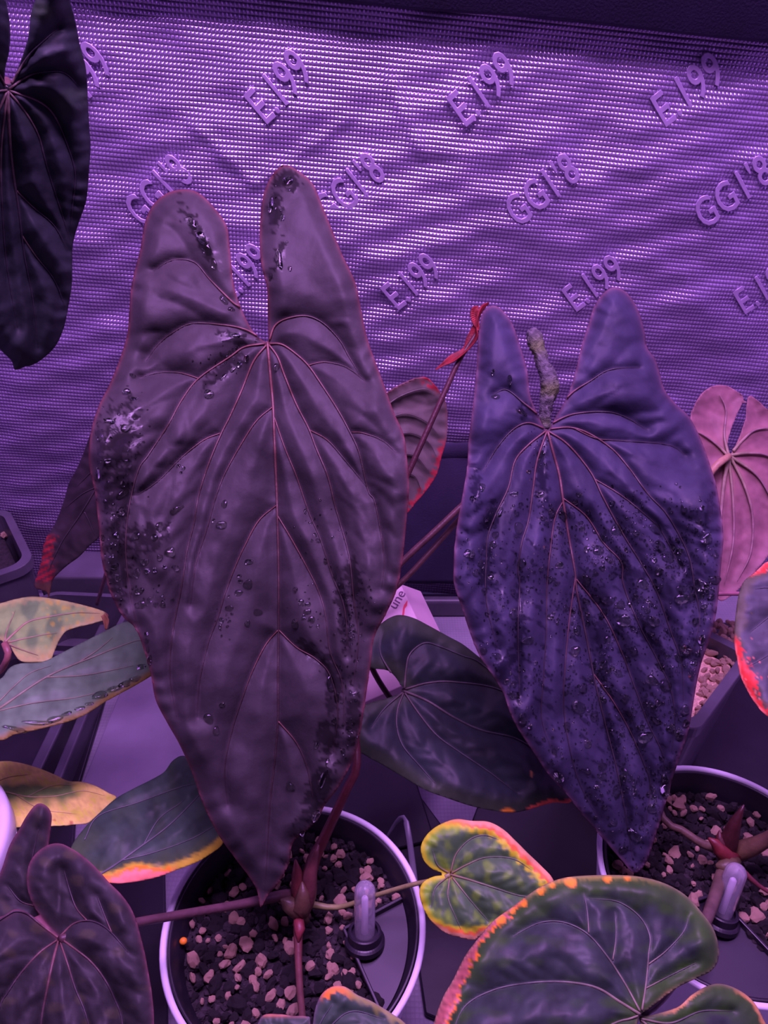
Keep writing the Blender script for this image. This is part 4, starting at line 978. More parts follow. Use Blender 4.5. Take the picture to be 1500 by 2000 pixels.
# ------------------------------------------------------------------ pots
def wedge_local(center, pts, z):
    out = []
    for (a, b) in pts:
        q = PZ(a, b, z); out.append((q[0] - center[0], q[1] - center[1]))
    return out
def prism(poly, z0, z1):
    n = len(poly)
    V = [(x, y, z0) for x, y in poly] + [(x, y, z1) for x, y in poly]
    F = [list(range(n))[::-1], [n + i for i in range(n)]] + [[i, (i + 1) % n, n + (i + 1) % n, n + i] for i in range(n)]
    return np.array(V), F
def area2(poly):
    return sum(poly[i][0] * poly[(i + 1) % len(poly)][1] - poly[(i + 1) % len(poly)][0] * poly[i][1] for i in range(len(poly)))
def make_pot(c, label, cover_px, gauge=None, R=0.085):
    c = np.array(c)
    t = thing('self_watering_pot', label, 'pot', (c[0], c[1], 0.0))
    z = c[2]
    prof = [(R * 0.70, 0.0), (R * 0.74, 0.004), (R * 0.975, z - 0.012), (R * 0.985, z - 0.004), (R, z - 0.0012), (R - 0.0010, z), (R - 0.0036, z), (R - 0.0042, z - 0.002), (R - 0.0046, z - 0.02), (R * 0.86, z - 0.06), (R * 0.66, 0.006), (0.001, 0.005)]
    V, F = lathe(prof, 96, (c[0], c[1], 0)); mk('outer_shell', V, F, M_WHITE, parent=t)
    r = R - 0.0048
    prof = [(r, z - 0.0015), (r - 0.0012, z - 0.0008), (r - 0.0022, z - 0.002), (r - 0.0055, z - 0.016), (r - 0.0075, z - 0.0185), (r - 0.009, z - 0.05), (0.001, z - 0.055)]
    V, F = lathe(prof, 96, (c[0], c[1], 0)); mk('inner_liner', V, F, M_BLACK, parent=t)
    # reservoir cover: a corner plate between two straight partitions and the liner
    zc = z - 0.017
    (a, b, k) = cover_px                      # ends of the two partitions on the wall, and their meeting corner
    A_, B_, K_ = wedge_local(c, (a, b, k), zc)
    rr = r - 0.0066
    ta = math.atan2(A_[1], A_[0]); tb = math.atan2(B_[1], B_[0])
    while tb < ta: tb += 2 * math.pi
    if tb - ta > math.pi: ta, tb = tb, ta + 2 * math.pi
    arc = [(rr * math.cos(ta + (tb - ta) * i / 24), rr * math.sin(ta + (tb - ta) * i / 24)) for i in range(25)]
    poly = [K_] + arc
    if area2(poly) < 0: poly = poly[::-1]
    V, F = prism([(c[0] + x, c[1] + y) for x, y in poly], zc - 0.05, zc)
    o = mk('reservoir_cover', V, F, M_COVER, parent=t, smooth=False)
    for e in (arc[0], arc[-1]):               # raised partition ribs
        p0 = np.array([c[0] + K_[0], c[1] + K_[1]]); p1 = np.array([c[0] + e[0], c[1] + e[1]])
        d = (p1 - p0); L = np.linalg.norm(d); an = math.atan2(d[1], d[0]); m_ = (p0 + p1) / 2
        V, F = box_vf((m_[0], m_[1], zc - 0.012), (L, 0.0022, 0.034), an)
        bevel(mk('partition', V, F, M_BLACK, parent=t, smooth=False), 0.0006)
    if gauge:
        bx, by, tx, ty, ln = gauge
        b0 = PZ(bx, by, zc)
        top = PZ(tx, ty, zc + ln)
        base = lathe([(0.001, 0), (0.0132, 0), (0.0132, 0.0035), (0.0120, 0.0045), (0.0112, 0.0050), (0.0108, 0.0098), (0.0100, 0.0104), (0.0086, 0.0104), (0.0082, 0.0080), (0.001, 0.0080)], 40)
        ax = Vector(top - b0).normalized(); q = ax.to_track_quat('Z', 'Y').to_matrix()
        Rm = np.array(q)
        g = mk('water_gauge', base[0] @ Rm.T + b0, base[1], M_BLACK, parent=t, smooth=False)
        ln = np.linalg.norm(top - b0)
        rt = 0.0068
        prof = [(rt, 0.007), (rt, ln - rt)] + [(rt * math.cos(a_), ln - rt + rt * math.sin(a_)) for a_ in np.linspace(0.2, 1.55, 8)]
        inn = [(x * 0.82, zz - 0.0006) for x, zz in prof[::-1]]
        V, F = lathe(prof + inn, 36); mk('gauge_tube', V @ Rm.T + b0, F, M_GLASS, parent=g)
        V, F = lathe([(0.0003, 0.0085), (0.0022, 0.0088), (0.0022, ln - 0.012), (0.0014, ln - 0.011), (0.0003, ln - 0.0108)], 14)
        mk('float_rod', V @ Rm.T + b0, F, M_ROD, parent=g)
    return t, poly, zc
pot1, cov1, zc1 = make_pot(POT1, 'white-rimmed self-watering pot with black liner in the front centre', ((745, 1985), (822, 1748), (672, 1820)), (712, 1842, 713, 1724, 0.045))
pot2, cov2, zc2 = make_pot(POT2, 'white self-watering pot behind the broad leaf on the right', ((1540, 1900), (1245, 1800), (1395, 1752)), (1402, 1800, 1443, 1690, 0.045))
t3 = PZ(-214, 1665, 0.222)
tub = thing('white_tub', 'white round lidded tub cut off by the left edge of the picture', 'tub', (t3[0], t3[1], 0.0))
V, F = lathe([(0.001, 0), (0.056, 0), (0.058, 0.003), (0.0645, 0.207), (0.001, 0.207)], 72, (t3[0], t3[1], 0)); mk('tub_body', V, F, M_WHITE, parent=tub)
V, F = lathe([(0.0655, 0.204), (0.0668, 0.206), (0.0668, 0.218), (0.0655, 0.2215), (0.062, 0.222), (0.058, 0.2205), (0.001, 0.2205)], 72, (t3[0], t3[1], 0)); mk('lid', V, F, M_WHITE, parent=tub)

# ------------------------------------------------------------------ potting grit
def rock(seed, rough=0.22):
    bm = bmesh.new(); bmesh.ops.create_icosphere(bm, subdivisions=2, radius=1.0)
    r = np.random.default_rng(seed); sc = r.uniform(0.7, 1.2, 3); ax = r.normal(size=(5, 3)); am = r.uniform(0.3, 1.0, 5)
    for v in bm.verts:
        p = np.array(v.co); k = 1.0
        for a_, m_ in zip(ax, am):
            k += rough * 0.5 * m_ * math.sin(2.2 * float(p @ a_) + m_ * 7)
        k += r.normal(0, rough * 0.35)
        v.co = Vector((p * sc * k).tolist())
    me = bpy.data.meshes.new('rock'); bm.to_mesh(me); bm.free()
    return me
PUM = [rock(s, 0.26) for s in range(6)]; LAV = [rock(s + 50, 0.30) for s in range(6)]
for me in PUM: me.materials.append(M_PUMICE)
for me in LAV: me.materials.append(M_LAVA)
def inpoly(x, y, poly):
    return bool(inside(np.array([[x, y]]), np.array(poly))[0])
def fill(c, cov, z, Rm, n_p, n_d, n_stuff, lab_p, lab_d, lab_s, grp_p, grp_d, seed, sb):
    r = random.Random(seed)
    def spot(m):
        while True:
            a = r.uniform(0, 6.2832); q = Rm * math.sqrt(r.random())
            x, y = q * math.cos(a), q * math.sin(a)
            if q < Rm - m and not inpoly(x, y, cov): return x, y
    # bed of uncounted dark grains
    Vs, Fs, off = [], [], 0
    tv = [np.array([v.co[:] for v in me.vertices]) for me in LAV]; tf = [[list(p.vertices) for p in me.polygons] for me in LAV]
    ico = bmesh.new(); bmesh.ops.create_icosphere(ico, subdivisions=1, radius=1.0)
    iv = np.array([v.co[:] for v in ico.verts]); jf = [[v.index for v in f.verts] for f in ico.faces]; ico.free()
    for i in range(n_stuff):
        x, y = spot(0.001); s = r.uniform(0.0020, 0.0042)
        rot = np.array(Matrix.Rotation(r.uniform(0, 6.28), 3, 'X') @ Matrix.Rotation(r.uniform(0, 6.28), 3, 'Z'))
        w = iv * (1 + 0.25 * np.sin(iv * 5 + i))
        Vs.append((w * s * [1, r.uniform(.7, 1.2), .85]) @ rot.T + [c[0] + x, c[1] + y, z - 0.004 + r.uniform(-0.003, 0.0012)]); Fs += [[k + off for k in f] for f in jf]; off += len(iv)
    # soil body under the grains
    pv, pf = lathe([(0.001, 0), (Rm, 0), (Rm, -0.03), (0.001, -0.03)], 48, (c[0], c[1], z - 0.006))
    Vs.append(pv); Fs += [[k + off for k in f] for f in pf]
    o = mk('grit_bed', np.concatenate(Vs), Fs, M_LAVA, smooth=False, origin=(c[0], c[1], z - 0.03))
    tag(o, lab_s, 'grit', kind='stuff')
    placed = []
    def put(me, name, lab, grp, cat, lo, hi, dz, tries=40):
        for _ in range(tries):
            s = r.uniform(lo, hi) if r.random() < 0.75 else r.uniform(lo, (lo + hi) / 2)
            x, y = spot(s * 0.9)
            if all((x - a) ** 2 + (y - b) ** 2 > (0.62 * (s + q)) ** 2 for a, b, q in placed): break
        else:
            return
        placed.append((x, y, s))
        o = bpy.data.objects.new(name, me); COL.objects.link(o)
        o.location = (c[0] + x, c[1] + y, z + dz + s * 0.25); o.scale = (s * r.uniform(.8, 1.2), s * r.uniform(.8, 1.15), s * r.uniform(.75, 1.0))
        o.rotation_euler = (r.uniform(0, 6.28), r.uniform(0, 6.28), r.uniform(0, 6.28))
        w = ('back' if y > 0 else 'front') + (' left' if x < 0 else ' right')
        tag(o, lab.replace(' of the ', ', ' + w + ' part of the ').replace(' in the front pot', ', ' + w + ' part of the front pot').replace(' in the right-hand pot', ', ' + w + ' part of the right-hand pot'), cat, grp)
    for i in range(n_p): put(r.choice(PUM), 'pumice_pebble', lab_p, grp_p, 'pebble', 0.0019 * sb, 0.0046 * sb, -0.001)
    for i in range(n_d): put(r.choice(LAV), 'lava_chunk', lab_d, grp_d, 'pebble', 0.0034 * sb, 0.0062 * sb, -0.003)
fill(POT1, cov1, RIMZ - 0.017, 0.0735, 130, 165, 900, 'pale pumice pebble among dark grit in the front pot', 'dark lava chunk in the grit of the front pot', 'dark potting grit filling the front pot', 'pumice pebbles in the front pot', 'lava chunks in the front pot', 3, 1.0)
fill(POT2, cov2, RIMZ - 0.015, 0.0735, 90, 130, 900, 'pale pumice pebble among dark grit in the right-hand pot', 'dark lava chunk in the grit of the right-hand pot', 'dark potting grit filling the right-hand pot', 'pumice pebbles in the right-hand pot', 'lava chunks in the right-hand pot', 4, 1.0)
q = PZ(358, 1838, RIMZ - 0.011)
bm = bmesh.new(); bmesh.ops.create_uvsphere(bm, u_segments=20, v_segments=12, radius=0.0023)
for v in bm.verts: v.co.x *= 1.08; v.co.z *= 0.94
me = bpy.data.meshes.new('fertiliser_bead'); bm.to_mesh(me); bm.free(); me.materials.append(M_BEAD)
me.polygons.foreach_set('use_smooth', [True] * len(me.polygons))
o = bpy.data.objects.new('fertiliser_bead', me); COL.objects.link(o); o.location = q.tolist(); tag(o, 'single orange fertiliser bead at the left rim of the front pot', 'bead')

# ------------------------------------------------------------------ square black pots and trays behind
def rounded_rect(w, h, r, n=6):
    pts = []
    for cx, cy, a0 in ((w / 2 - r, h / 2 - r, 0), (-w / 2 + r, h / 2 - r, 90), (-w / 2 + r, -h / 2 + r, 180), (w / 2 - r, -h / 2 + r, 270)):
        for i in range(n + 1):
            a = math.radians(a0 + 90 * i / n); pts.append((cx + r * math.cos(a), cy + r * math.sin(a)))
    return pts
def square_pot(name, label, cat, center, w, h, z0, z1, rz, rim=0.007, m=M_TRAY, taper=0.82, depth=None, r=0.012, parent_parts=True):
    t = thing(name, label, cat, (center[0], center[1], z0))
    H = z1 - z0; n = len(rounded_rect(w, h, r))
    depth = H - 0.004 if depth is None else depth
    prof = [(taper, 0), (0.965, H - 0.014), (1.0, H - 0.012), (1.0, H - 0.001), (0.99, H), (None, H), (None, H - 0.012), ('b', H - depth)]
    V = []
    for s_, zz in prof:
        if s_ is None: pts = rounded_rect(w - 2 * rim, h - 2 * rim, r * 0.8)
        elif s_ == 'b': pts = rounded_rect((w - 2 * rim) * (taper + 0.1), (h - 2 * rim) * (taper + 0.1), r * 0.8)
        else: pts = rounded_rect(w * s_, h * s_, r)
        for x, y in pts:
            V.append((center[0] + x * math.cos(rz) - y * math.sin(rz), center[1] + x * math.sin(rz) + y * math.cos(rz), z0 + zz))
    F = []
    for i in range(len(prof) - 1):
        for k in range(n):
            k2 = (k + 1) % n; F.append([i * n + k, i * n + k2, (i + 1) * n + k2, (i + 1) * n + k])
    F.append(list(range(n))[::-1]); F.append([(len(prof) - 1) * n + k for k in range(n)])
    o = mk('body', V, F, m, parent=t, smooth=False)
    return t
# right: square pot with pumice, behind the droplet leaf
_u = PZ(1458, 1300, 0.150) - PZ(1372, 1418, 0.150); _u /= np.linalg.norm(_u); _v = np.array([-_u[1], _u[0], 0.0]); RROT = math.atan2(_u[1], _u[0])
cR = PZ(1372, 1418, 0.150) + _u * 0.052 + _v * 0.0625
square_pot('square_pot', 'black square nursery pot of pumice behind the droplet leaf, right side', 'pot', (cR[0], cR[1]), 0.125, 0.125, 0.0, 0.150, RROT, rim=0.009)
rr = random.Random(9)
vis = np.array([(1362, 1400), (1370, 1320), (1392, 1215), (1425, 1205), (1450, 1230), (1450, 1292)], float)
sqp = []
while len(sqp) < 72:
    x, y = rr.uniform(1360, 1450), rr.uniform(1200, 1395)
    if not inside(np.array([[x, y]]), vis)[0] or any((x - a_) ** 2 + (y - b_) ** 2 < 55 for a_, b_ in sqp): continue
    sqp.append((x, y))
for i, (x, y) in enumerate(sqp):
    q = PZ(x, y, 0.137)
    o = bpy.data.objects.new('pumice_pebble', PUM[i % 6]); COL.objects.link(o)
    s = rr.uniform(0.0026, 0.0044)
    o.location = (q[0], q[1], 0.136 + rr.uniform(-0.001, 0.001)); o.scale = (s, s * rr.uniform(.8, 1.2), s * .9)
    o.rotation_euler = (rr.uniform(0, 6), rr.uniform(0, 6), rr.uniform(0, 6))
    tag(o, 'pumice pebble filling the black square pot on the right', 'pebble', 'pumice in the square pot')
a = RROT
V, F = box_vf((cR[0], cR[1], 0.131), (0.100, 0.100, 0.006), a)
tag(bevel(mk('grit_bed', V, F, M_PUMICE, smooth=False, origin=(cR[0], cR[1], 0.128)), 0.002), 'packed pumice under the loose pebbles of the square pot', 'grit', kind='stuff')

# left: tray with a rounded corner and cells
_u = PZ(0, 958, 0.135) - PZ(60, 1078, 0.135); _u /= np.linalg.norm(_u); _v = np.array([-_u[1], _u[0], 0.0]); LROT = math.atan2(_u[1], _u[0])
cL_ = PZ(70, 1098, 0.135) + _u * 0.0675 + _v * 0.0625
sq = square_pot('square_pot', 'black rounded square pot at the left edge by the wall', 'pot', (cL_[0], cL_[1]), 0.135, 0.125, 0.0, 0.135, LROT, rim=0.009, r=0.022)
for i in range(9):
    o = bpy.data.objects.new('pumice_pebble', PUM[i % 6]); COL.objects.link(o)
    s = rr.uniform(0.003, 0.0055); o.scale = (s, s, s * .9)
    o.location = (*(PZ(rr.uniform(-14, 14), rr.uniform(1010, 1050), 0.106)[:2]), 0.106 + rr.uniform(-0.002, 0.002)); o.rotation_euler = (rr.uniform(0, 6), rr.uniform(0, 6), 0)
    tag(o, 'pumice pebble in the rounded square pot at the left edge', 'pebble', 'pumice in the left pot')
V, F = box_vf((cL_[0], cL_[1], 0.100), (0.100, 0.092, 0.006), LROT)
tag(bevel(mk('grit_bed', V, F, M_LAVA, smooth=False, origin=(cL_[0], cL_[1], 0.097)), 0.002), 'dark grit in the rounded pot at the left edge', 'grit', kind='stuff')
c2 = PZ(140, 1215, 0.075)
square_pot('plant_tray', 'empty black tray with rounded rim below the torn dark leaf', 'tray', (c2[0], c2[1]), 0.115, 0.10, 0.0, 0.075, math.radians(-4), rim=0.006, r=0.024, taper=0.9)
# back ledge by the wall
pL0 = PY(85, 1100, 0.70); pL1 = PY(560, 1118, 0.70)
V, F = box_vf(((pL0[0] + pL1[0]) / 2, 0.70, pL0[2] / 2), (pL1[0] - pL0[0], 0.05, pL0[2]))
o = bevel(mk('storage_tray', V, F, M_TRAY, smooth=False, origin=((pL0[0] + pL1[0]) / 2, 0.70, 0)), 0.004, 3); tag(o, 'long low dark plastic tray against the back wall on the left', 'tray')
q0 = PY(770, 1150, 0.695); q1 = PY(960, 1148, 0.695)
V, F = box_vf(((q0[0] + q1[0]) / 2, 0.700, 0.014), (0.19, 0.012, 0.028))
o = bevel(mk('floor_rail', V, F, M_TRAY, smooth=False, origin=((q0[0] + q1[0]) / 2, 0.70, 0)), 0.005, 4); tag(o, 'dark rail lying along the foot of the back wall below the navy cloth', 'rail')

# slatted rack rails under the left leaves
for i, ((ax0, ay0, bx0, by0), w) in enumerate((((170, 1290, 60, 1520), 0.012), ((205, 1290, 118, 1500), 0.010))):
    a0 = PZ(ax0, ay0, 0.03); b0 = PZ(bx0, by0, 0.03)
    d = b0 - a0; L = np.linalg.norm(d[:2]); an = math.atan2(d[1], d[0]); m_ = (a0 + b0) / 2
    V, F = box_vf((m_[0], m_[1], 0.015), (L + 0.12, w, 0.03), an)
    o = bevel(mk('tray_rail', V, F, M_TRAY, smooth=False, origin=(m_[0], m_[1], 0)), 0.002, 2)
    tag(o, ('left of two', 'right of two')[i] + ' slanting plastic rails in the gap between the left leaves', 'rail', 'slanting rails on the left')
# black boards: tray bottoms on the left, others added to darken the floor
def board(label, px, z, th, m=M_BLACK, name='tray_shade_board', cat='board'):
    pts = [PZ(a_, b_, z) for a_, b_ in px]
    poly = [(p[0], p[1]) for p in pts]
    if area2(poly) < 0: poly = poly[::-1]
    V, F = prism(poly, z - th, z)
    o = bevel(mk(name, V, F, m, smooth=False, origin=(poly[0][0], poly[0][1], z - th)), 0.0015, 2)
    tag(o, label, cat); return o
board('black tray bottom under the left leaves', [(-120, 1250), (235, 1265), (150, 1545), (140, 1690), (-250, 1750)], 0.006, 0.006)
board('black tray bottom under the front pot, left part', [(140, 1690), (320, 1640), (330, 2150), (-150, 2150)], 0.006, 0.006)
board('black board added as leaf shade in the gap between the two white pots', [(690, 1470), (770, 1485), (900, 1660), (960, 1500), (1230, 1470), (1120, 2100), (830, 1980), (790, 1700)], 0.006, 0.006)  # dark board stands in for the leaf shadows on the floor

board('black board added to darken the floor under the square pot on the right', [(1280, 1215), (1640, 1215), (1640, 1560), (1290, 1560)], 0.006, 0.006)  # added board, covers floor that came out too bright
board('black board added as shade on the floor behind the front pot', [(560, 1420), (780, 1420), (850, 1640), (600, 1700)], 0.009, 0.004)  # added black board in place of shade on the floor
board('grey plastic sheet lying on the floor left of the front pot', [(300, 1190), (560, 1190), (560, 1560), (430, 1640), (148, 1560)], 0.012, 0.004, M_SHEET, 'plastic_sheet', 'sheet')
# carton behind the huge leaf
ct = thing('carton', 'small white printed carton with a red arrow, tucked behind the huge leaf', 'box', tuple(PZ(800, 1290, 0.0)))
p_top = P(782, 1140, 0.670)
def carton():
    e1 = (P(818, 1212, 0.655) - P(784, 1140, 0.670)); e1 = e1 / np.linalg.norm(e1)
    e2 = (P(735, 1215, 0.655) - P(782, 1140, 0.670)); e2 = e2 - e1 * (e1 @ e2); e2 /= np.linalg.norm(e2)
    n = np.cross(e1, e2); n = n if n @ (CAM - p_top) > 0 else -n
    return e1, e2, n
e1, e2, nn = carton()
LX, LY, LZ = 0.085, 0.075, 0.030
V = []
for zz in (0, -LZ):
    for a_, b_ in ((0, 0), (LX, 0), (LX, LY), (0, LY)):
        V.append(p_top + e1 * a_ + e2 * b_ + nn * zz + (e1 * 0 if zz == 0 else (np.array([0.020, 0.012, -0.006]))))
F = [[0, 1, 2, 3], [7, 6, 5, 4], [0, 4, 5, 1], [1, 5, 6, 2], [2, 6, 7, 3], [3, 7, 4, 0]]
bevel(mk('carton_body', V, F, M_CARD, parent=ct, smooth=False), 0.0008)
def print_poly(pts, m, name):
    V = [p_top + e1 * a_ + e2 * b_ + nn * 0.0004 for a_, b_ in pts] + [p_top + e1 * a_ + e2 * b_ + nn * 0.0001 for a_, b_ in pts]
    n = len(pts); F = [list(range(n)), [n + i for i in range(n)][::-1]] + [[i, n + i, n + (i + 1) % n, (i + 1) % n] for i in range(n)]
    return mk(name, V, F, m, parent=ct, smooth=False)
def pix_on_carton(a_, b_):
    r = FWD + (a_ - 750) / FPX * RGT - (b_ - 1000) / FPX * UPV
    t = ((p_top - CAM) @ nn) / (r @ nn); q = CAM + r * t - p_top
    return (q @ e1, q @ e2)
arrow = [(796, 1172), (795, 1183), (791, 1188), (789, 1204), (785, 1205), (787, 1188), (789, 1182)]
print_poly([pix_on_carton(*a_) for a_ in arrow], M_REDPR, 'printed_arrow')
cu = bpy.data.curves.new('t', 'FONT'); cu.body = 'une'; cu.size = 0.0125; cu.align_x = 'CENTER'; cu.align_y = 'CENTER'; cu.extrude = 0.00012
tob = bpy.data.objects.new('t', cu); COL.objects.link(tob)
me = bpy.data.meshes.new_from_object(tob.evaluated_get(bpy.context.evaluated_depsgraph_get())); bpy.data.objects.remove(tob, do_unlink=True)
me.materials.clear(); me.materials.append(M_PRINT)
ua = pix_on_carton(770, 1180); ub = pix_on_carton(782, 1161)
dx = (e1 * (ub[0] - ua[0]) + e2 * (ub[1] - ua[1])); dx /= np.linalg.norm(dx); dy = np.cross(nn, dx)
tv = np.array([v.co[:] for v in me.vertices]); cc = pix_on_carton(776, 1171)
W = p_top + e1 * cc[0] + e2 * cc[1] + nn * 0.0003 + tv[:, :1] * dx + tv[:, 1:2] * dy + tv[:, 2:] * nn
mk('printed_word', W, [list(p.vertices) for p in me.polygons], M_PRINT, parent=ct, smooth=False)

# bent metal strip right of the front pot
pt = [(752, 1640), (775, 1605), (789, 1597), (797, 1625), (806, 1690), (812, 1745)]
bs = [P(a_, b_, 0.56 - 0.0004 * i * 20) for i, (a_, b_) in enumerate(pt)]
q = cr(np.array(bs) * 1000, 5) / 1000
V, F = tube(q, np.interp(np.linspace(0, 1, len(q)), [0, 0.4, 1], [0.0008, 0.0022, 0.0026]), 8, 0.4)
o = mk('wire_hoop', V, F, M_TRAY, origin=tuple(PZ(790, 1760, 0.0))); tag(o, 'thin bent dark plastic hoop right of the front pot', 'hoop')

# ------------------------------------------------------------------ water
def drop_mesh(seed, n=14, m=5):
    r = np.random.default_rng(seed)
    ph = r.uniform(0, 6.28, 3); am = r.uniform(0.04, 0.13, 3)
    V = [(0, 0, 0.42)]; 
    for j in range(1, m + 1):
        u = j / m; rad = math.sin(u * math.pi / 2 * 0.98) ** 0.85; z = 0.42 * math.cos(u * math.pi / 2) ** 0.75
        for k in range(n):
            a_ = 2 * math.pi * k / n; q = 1 + sum(am[i] * math.sin((i + 1) * a_ + ph[i]) for i in range(3))
            V.append((rad * q * math.cos(a_), rad * q * math.sin(a_), z if j < m else -0.06))
    F = [[0, 1 + k, 1 + (k + 1) % n] for k in range(n)]
    for j in range(m - 1):
        for k in range(n):
            F.append([1 + j * n + k, 1 + (j + 1) * n + k, 1 + (j + 1) * n + (k + 1) % n, 1 + j * n + (k + 1) % n])
    F.append([1 + (m - 1) * n + k for k in range(n)][::-1])
    me = bpy.data.meshes.new('water_drop'); me.from_pydata(V, [], F); me.polygons.foreach_set('use_smooth', [True] * len(F)); me.update(); me.materials.append(M_WATER)
    return me
DROPS = [drop_mesh(s) for s in range(8)]
FINE = [drop_mesh(s + 30, 9, 3) for s in range(8)]
DV = [np.array([v.co[:] for v in me.vertices]) for me in FINE]; DF = [[list(p.vertices) for p in me.polygons] for me in FINE]
for me in FINE: bpy.data.meshes.remove(me)
def frames(leaf, xy, ang):
    pos = leaf.surf(xy); nr = leaf.normal(xy)
    out = []
    for p, n, a_ in zip(pos, nr, ang):
        x = np.array([1.0, 0, 0]); x = x - n * (x @ n); x /= np.linalg.norm(x); y = np.cross(n, x)
        c, s_ = math.cos(a_), math.sin(a_)
        out.append((p, c * x + s_ * y, -s_ * x + c * y, n))
    return out
def drops(leaf, lst, label, group):
    xy = np.array([(l[0], l[1]) for l in lst], float); ang = [math.radians(l[4]) * (1 if l[2] >= l[3] else -1) for l in lst]
    for i, (l, (p, x, y, n)) in enumerate(zip(lst, frames(leaf, xy, ang))):
        k = np.linalg.norm(p - CAM) / FPX * 0.97
        o = bpy.data.objects.new('water_drop', DROPS[i % 8]); COL.objects.link(o)
        rx, ry = l[2] * k, l[3] * k; rz = min(rx, ry) * 1.2
        M = Matrix.Identity(4)
        for c_ in range(3):
            M[c_][0] = x[c_] * rx; M[c_][1] = y[c_] * ry; M[c_][2] = n[c_] * rz; M[c_][3] = p[c_] + n[c_] * 0.0001
        o.matrix_world = M
        tag(o, label(l[0], l[1]) if callable(label) else label, 'water drop', group)
def mist(leaf, xy, r, label):
    Vs, Fs, off = [], [], 0
    for i, ((p, x, y, n), q) in enumerate(zip(frames(leaf, xy, RNG.uniform(0, 6, len(xy))), r)):
        k = np.linalg.norm(p - CAM) / FPX * q; j = i % 8
        Vs.append(p + DV[j][:, :1] * x * k + DV[j][:, 1:2] * y * k * 0.85 + DV[j][:, 2:] * n * k); Fs += [[a_ + off for a_ in f] for f in DF[j]]; off += len(DV[j])
    o = mk('fine_droplets', np.concatenate(Vs), Fs, M_WATER, origin=tuple(Vs[0][0])); tag(o, label, 'droplets', kind='stuff')
DA = [(374, 435, 7, 17, -35), (393, 463, 8, 13, -30), (404, 487, 8, 14, -25), (418, 517, 6, 12, -20), (438, 587, 8, 11, -20), (452, 604, 8, 5, 30), (458, 655, 10, 6, 0), (447, 690, 8, 4, 40), (408, 770, 9, 11, 20), (467, 711, 5, 7, 20),
      (481, 700, 5, 8, 20), (455, 722, 4, 9, 30), (436, 737, 4, 9, 40), (530, 402, 7, 16, 0), (552, 425, 4, 9, 0), (545, 505, 7, 24, -12), (529, 540, 5, 9, 0), (540, 716, 6, 8, 0), (566, 525, 4, 7, 0), (562, 355, 9, 14, 10),
      (259, 734, 7, 4, 0), (248, 765, 8, 6, 0), (262, 779, 7, 4, 0), (215, 822, 11, 6, 0), (196, 855, 7, 7, 0), (245, 836, 9, 9, 0), (207, 900, 10, 4, 0), (191, 925, 5, 12, 0), (250, 905, 8, 9, 0), (240, 945, 5, 6, 0),
      (238, 965, 15, 8, 5), (236, 998, 11, 8, 10), (222, 1005, 4, 3, 0), (345, 995, 16, 7, 8), (311, 1029, 7, 12, 0), (265, 1048, 11, 8, 40), (302, 1050, 7, 7, 0), (227, 1045, 7, 7, 0), (201, 1050, 4, 10, 0), (332, 1078, 12, 10, 20),
      (283, 1097, 8, 7, 0), (312, 1088, 6, 6, 0), (342, 1109, 8, 6, 0), (267, 1120, 7, 10, 0), (287, 1115, 6, 5, 0), (303, 1113, 5, 5, 0), (321, 1107, 4, 4, 0), (225, 1106, 8, 6, 0), (230, 1128, 6, 8, 0), (272, 1153, 11, 6, 15),
      (275, 1181, 10, 8, 20), (292, 1172, 5, 6, 0), (305, 1181, 6, 5, 0), (318, 1181, 6, 5, 0), (308, 1155, 3.5, 3.5, 0), (316, 1162, 3.5, 3.5, 0), (349, 910, 4, 4.5, 0), (358, 914, 4.5, 4, 0), (354, 923, 3, 3, 0), (438, 985, 6, 9, 0),
      (433, 1025, 11, 8, 15), (418, 1017, 4, 4, 0), (486, 1097, 9, 6, 10), (485, 1140, 10, 9, 10), (470, 1135, 5, 4, 0), (466, 1157, 9, 6, 0), (468, 1125, 5, 4, 0), (448, 1188, 9, 6, 0), (433, 1212, 6, 6, 0), (430, 1224, 4, 4, 0), (503, 1195, 9, 7, 0),
      (483, 1217, 6, 6, 0), (577, 1152, 5, 7, 0), (588, 1175, 6, 6, 0), (601, 1180, 6, 5, 0), (600, 1195, 8, 6, 0), (609, 1210, 7, 7, 0), (577, 1218, 9, 10, 0), (593, 1207, 5, 4, 0), (621, 1223, 4, 4, 0), (673, 1212, 6, 13, 0),
      (655, 1125, 6, 7, 0), (662, 1140, 4, 4, 0), (667, 1155, 6, 7, 0), (676, 1175, 5, 7, 0), (615, 1045, 5, 4, 0), (621, 1056, 6, 5, 0), (596, 998, 3, 7, 0), (606, 1022, 4, 3, 0), (636, 1095, 5, 7, 0), (645, 1107, 4, 5, 0),
      (434, 1377, 6, 5, 0), (408, 1404, 9, 11, -20), (422, 1427, 7, 8, 0), (567, 1535, 9, 9, 0), (653, 1408, 6, 7, 0), (681, 1425, 6, 8, 0), (618, 1455, 5, 6, 0), (670, 1468, 5, 7, 0), (616, 1595, 8, 13, 25), (590, 1627, 5, 7, 0),
      (646, 1335, 10, 17, -10), (656, 1362, 7, 14, 0), (632, 1520, 6, 20, 20), (286, 1238, 4, 5, 0), (287, 1250, 6, 4, 0), (289, 1268, 4, 6, 0), (292, 1290, 5, 12, 10), (640, 1490, 5, 8, 10)]
def labA(x, y):
    if y < 640: w = 'on the left lobe' if x < 490 else 'on the right lobe'
    elif x < 275: w = 'by the left margin'
    elif y > 1320: w = 'near the tip'
    else: w = 'left of the midrib' if x < 540 else 'right of the midrib'
    return 'water drop ' + w + ' of the huge left leaf'
drops(leafA, DA, labA, 'water drops on the huge leaf')
r = np.random.default_rng(77)
fx = []
